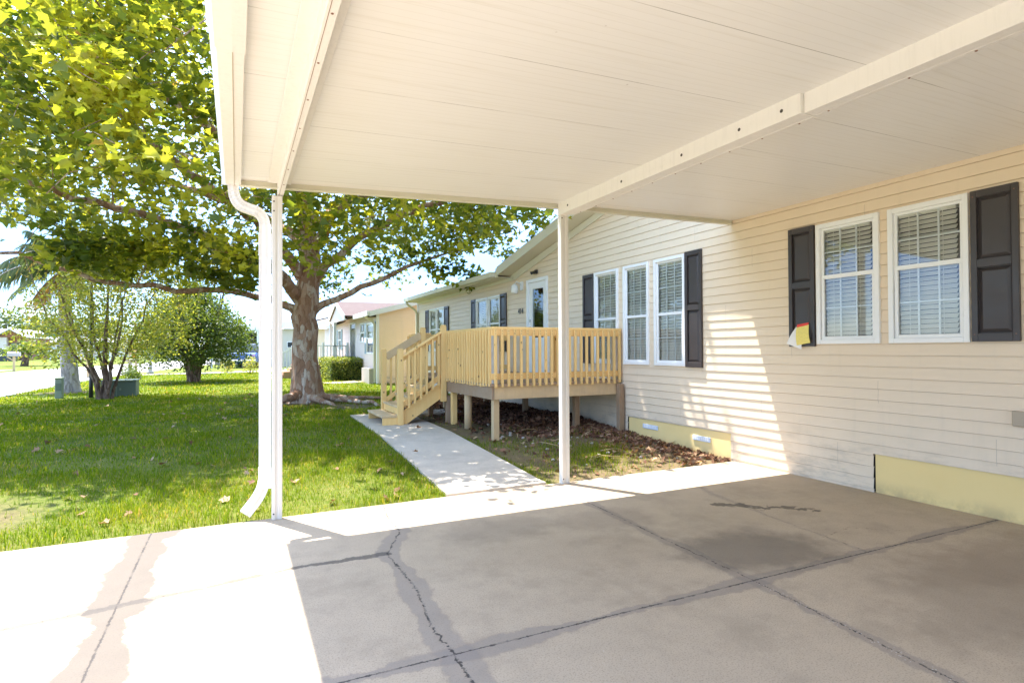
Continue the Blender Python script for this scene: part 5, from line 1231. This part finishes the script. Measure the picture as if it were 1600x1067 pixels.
b.build('lattice', 'white_vinyl', pk); MB().quad((x0, y0 + .2, 0), (x1, y0 + .2, 0), (x1, y0 + .2, .7), (x0, y0 + .2, .7)).build('underfloor', 'unlit_fill', pk)  # dark quad behind the lattice, underfloor shade put into its colour
st_ = MB(); 
for k in range(4): st_.box(x0 - .27 * (k + 1), x0 - .27 * k - .01, y0 + .1, y0 + 1.05, .1, fz - .13 * (k + 1))
st_ = st_.build('steps', 'ceramic', pk)
MB().bar((x0 - 1.15, y0 + .05, 1.0), (x0, y0 + .05, rz - .02), .05, .05).bar((x0 - 1.15, y0 + .05, .3), (x0, y0 + .05, fz + .08), .04, .04).build('handrail', 'white_vinyl', st_)
for k in range(8): x = x0 - 1.1 + k * .135; t = (x - x0 + 1.15) / 1.15; MB().box(x, x + .035, y0 + .035, y0 + .07, .3 + t * .5, 1.0 + t * .6).build('baluster', 'white_vinyl', st_)
# house beyond: orange wall, white carport, grey skirt
h2 = empty('neighbour_house', (4, 46, G(46)), 'low orange-walled home with grey carport end beyond the sycamore trunk', 'house')
siding(2.9, 9.5, .1, 2.9, [(3.15, 3.62, 1.62, 1.98)], xw=42.0, sgn=-1, axis='Y', pitch=.15).build('wall', 'siding_tan', h2)
MB().box(1.4, 3.9, 41.9, 41.99, .2, 2.85).build('wall', 'siding_grey', h2); w = MB().box(3.1, 3.65, 41.86, 41.905, 1.58, 2.0).build('window', 'white_vinyl', h2); MB().box(3.14, 3.61, 41.85, 41.857, 1.62, 1.96).build('pane', 'car_glass', w)
b = MB(); slab(b, [(1.2, 41.5, 3.35), (9.8, 41.5, 3.45), (9.8, 52, 3.9), (1.2, 52, 3.9)], .1); slab(b, [(4.2, 42.6, 3.42), (6.2, 42.6, 3.92), (6.2, 52, 4.0), (4.2, 52, 3.5)], .08); slab(b, [(8.2, 42.6, 3.42), (6.2, 42.6, 3.92), (6.2, 52, 4.0), (8.2, 52, 3.5)], .08)
slab(b, [(-1.6, 41.2, 3.05), (1.3, 41.2, 3.12), (1.3, 50, 3.2), (-1.6, 50, 3.1)], .12); b.build('roof', 'roof_white', h2)
MB().prism([(4.4, 3.3), (6.2, 3.76), (8.0, 3.3)], 'Y', 42.65, 42.75).build('gable_wall', 'siding_tan', h2)
b = MB().box(1.2, 9.8, 41.42, 41.5, 2.95, 3.38).box(-1.65, 1.3, 41.1, 41.2, 2.75, 3.1); b.build('fascia', 'white_vinyl', h2)
for x in (-1.5, -.75, .3, 1.2): MB().box(x, x + .1, 41.3, 41.4, G(41), 2.8).build('carport_post', 'white_vinyl', h2)
MB().box(-1.5, 1.4, 48.5, 48.6, .2, 2.0).build('wall', 'siding_grey', h2); MB().box(-.2, 1.4, 48.3, 48.35, 2.0, 2.7).build('screen', 'car_glass', h2)
MB().box(-.6, 1.4, 46, 46.05, 1.55, 1.6).box(-.6, 1.4, 46, 46.04, 1.15, 1.2).build('rail', 'white_vinyl', h2)
# across the street, left
hl = empty('far_house', (-22, 80, G(80)), 'white far house with bright white roof and red brick gable at the left edge', 'house')
MB().box(-29, -21.6, 76.2, 86, .4, 2.9).build('wall', 'siding_white', hl); MB().box(-21.6, -20.3, 76.8, 86, .4, 2.9).build('wall', 'brick', hl); MB().prism([(-22.4, 2.9), (-21.2, 3.65), (-20.2, 2.9)], 'Y', 76.3, 76.4).build('gable_wall', 'brick', hl)
MB().box(-21.5, -20.5, 76.7, 76.79, .6, 2.3).build('doorway', 'unlit_fill', hl)  # dark panel, the opening's inner shade is painted in its colour
b = MB(); slab(b, [(-30, 75.6, 2.95), (-22.6, 75.6, 2.95), (-21.3, 79, 3.85), (-30, 79, 3.85)], .1); slab(b, [(-22.7, 75.7, 2.93), (-21.25, 75.7, 3.82), (-21.25, 86, 3.85), (-22.7, 86, 2.95)], .08); slab(b, [(-19.9, 75.7, 2.93), (-21.25, 75.7, 3.82), (-21.25, 86, 3.85), (-19.9, 86, 2.95)], .08); b.build('roof', 'roof_white', hl)
def far_house(x0, x1, y, z1, zr, mat, rmat, label, wins=3, d=7):
    o = empty('far_house', ((x0 + x1) / 2, y, G(y)), label, 'house'); MB().box(x0, x1, y, y + d, .3, z1).build('wall', mat, o)
    b = MB(); slab(b, [(x0 - .4, y - .4, z1), (x1 + .4, y - .4, z1), (x1 + .4, y + d / 2, zr), (x0 - .4, y + d / 2, zr)], .1); slab(b, [(x0 - .4, y + d + .4, z1), (x1 + .4, y + d + .4, z1), (x1 + .4, y + d / 2, zr), (x0 - .4, y + d / 2, zr)], .1); b.build('roof', rmat, o)
    for k in range(wins):
        x = x0 + (x1 - x0) * (k + .5) / wins; w = MB().box(x - .6, x + .6, y - .06, y - .001, 1.3, z1 - .35).build('window', 'white_vinyl', o); MB().box(x - .5, x + .5, y - .075, y - .061, 1.4, z1 - .45).build('pane', 'car_glass', w)
    return o
far_house(-24, -15.5, 98, 2.7, 3.5, 'siding_tan', 'shingle_grey', 'long beige far house behind the vintage wagon', 2)
far_house(-13.5, -9.8, 92, 2.4, 3.2, 'siding_white', 'shingle_grey', 'small white far house behind the palm trunk', 2)
far_house(-8.8, -3.5, 84, 2.3, 3.3, 'siding_white', 'shingle_grey', 'pale far house with low roof behind the mailboxes', 3)
far_house(-6.2, -2.9, 66, 1.9, 2.9, 'siding_grey', 'roof_white', 'low pale far house between the airy tree and the bushy tree', 2)
fn = empty('white_fence', (-12, 72, G(72)), 'low white rail fence across the street', 'fence')
b = MB().box(-17, -8.2, 72, 72.05, 1.25, 1.4).box(-17, -8.2, 72, 72.05, .85, 1.0); b.build('rail', 'white_vinyl', fn)
for k in range(8): MB().box(-17 + k * 1.24, -16.88 + k * 1.24, 71.95, 72.1, .4, 1.5).build('post', 'white_vinyl', fn)
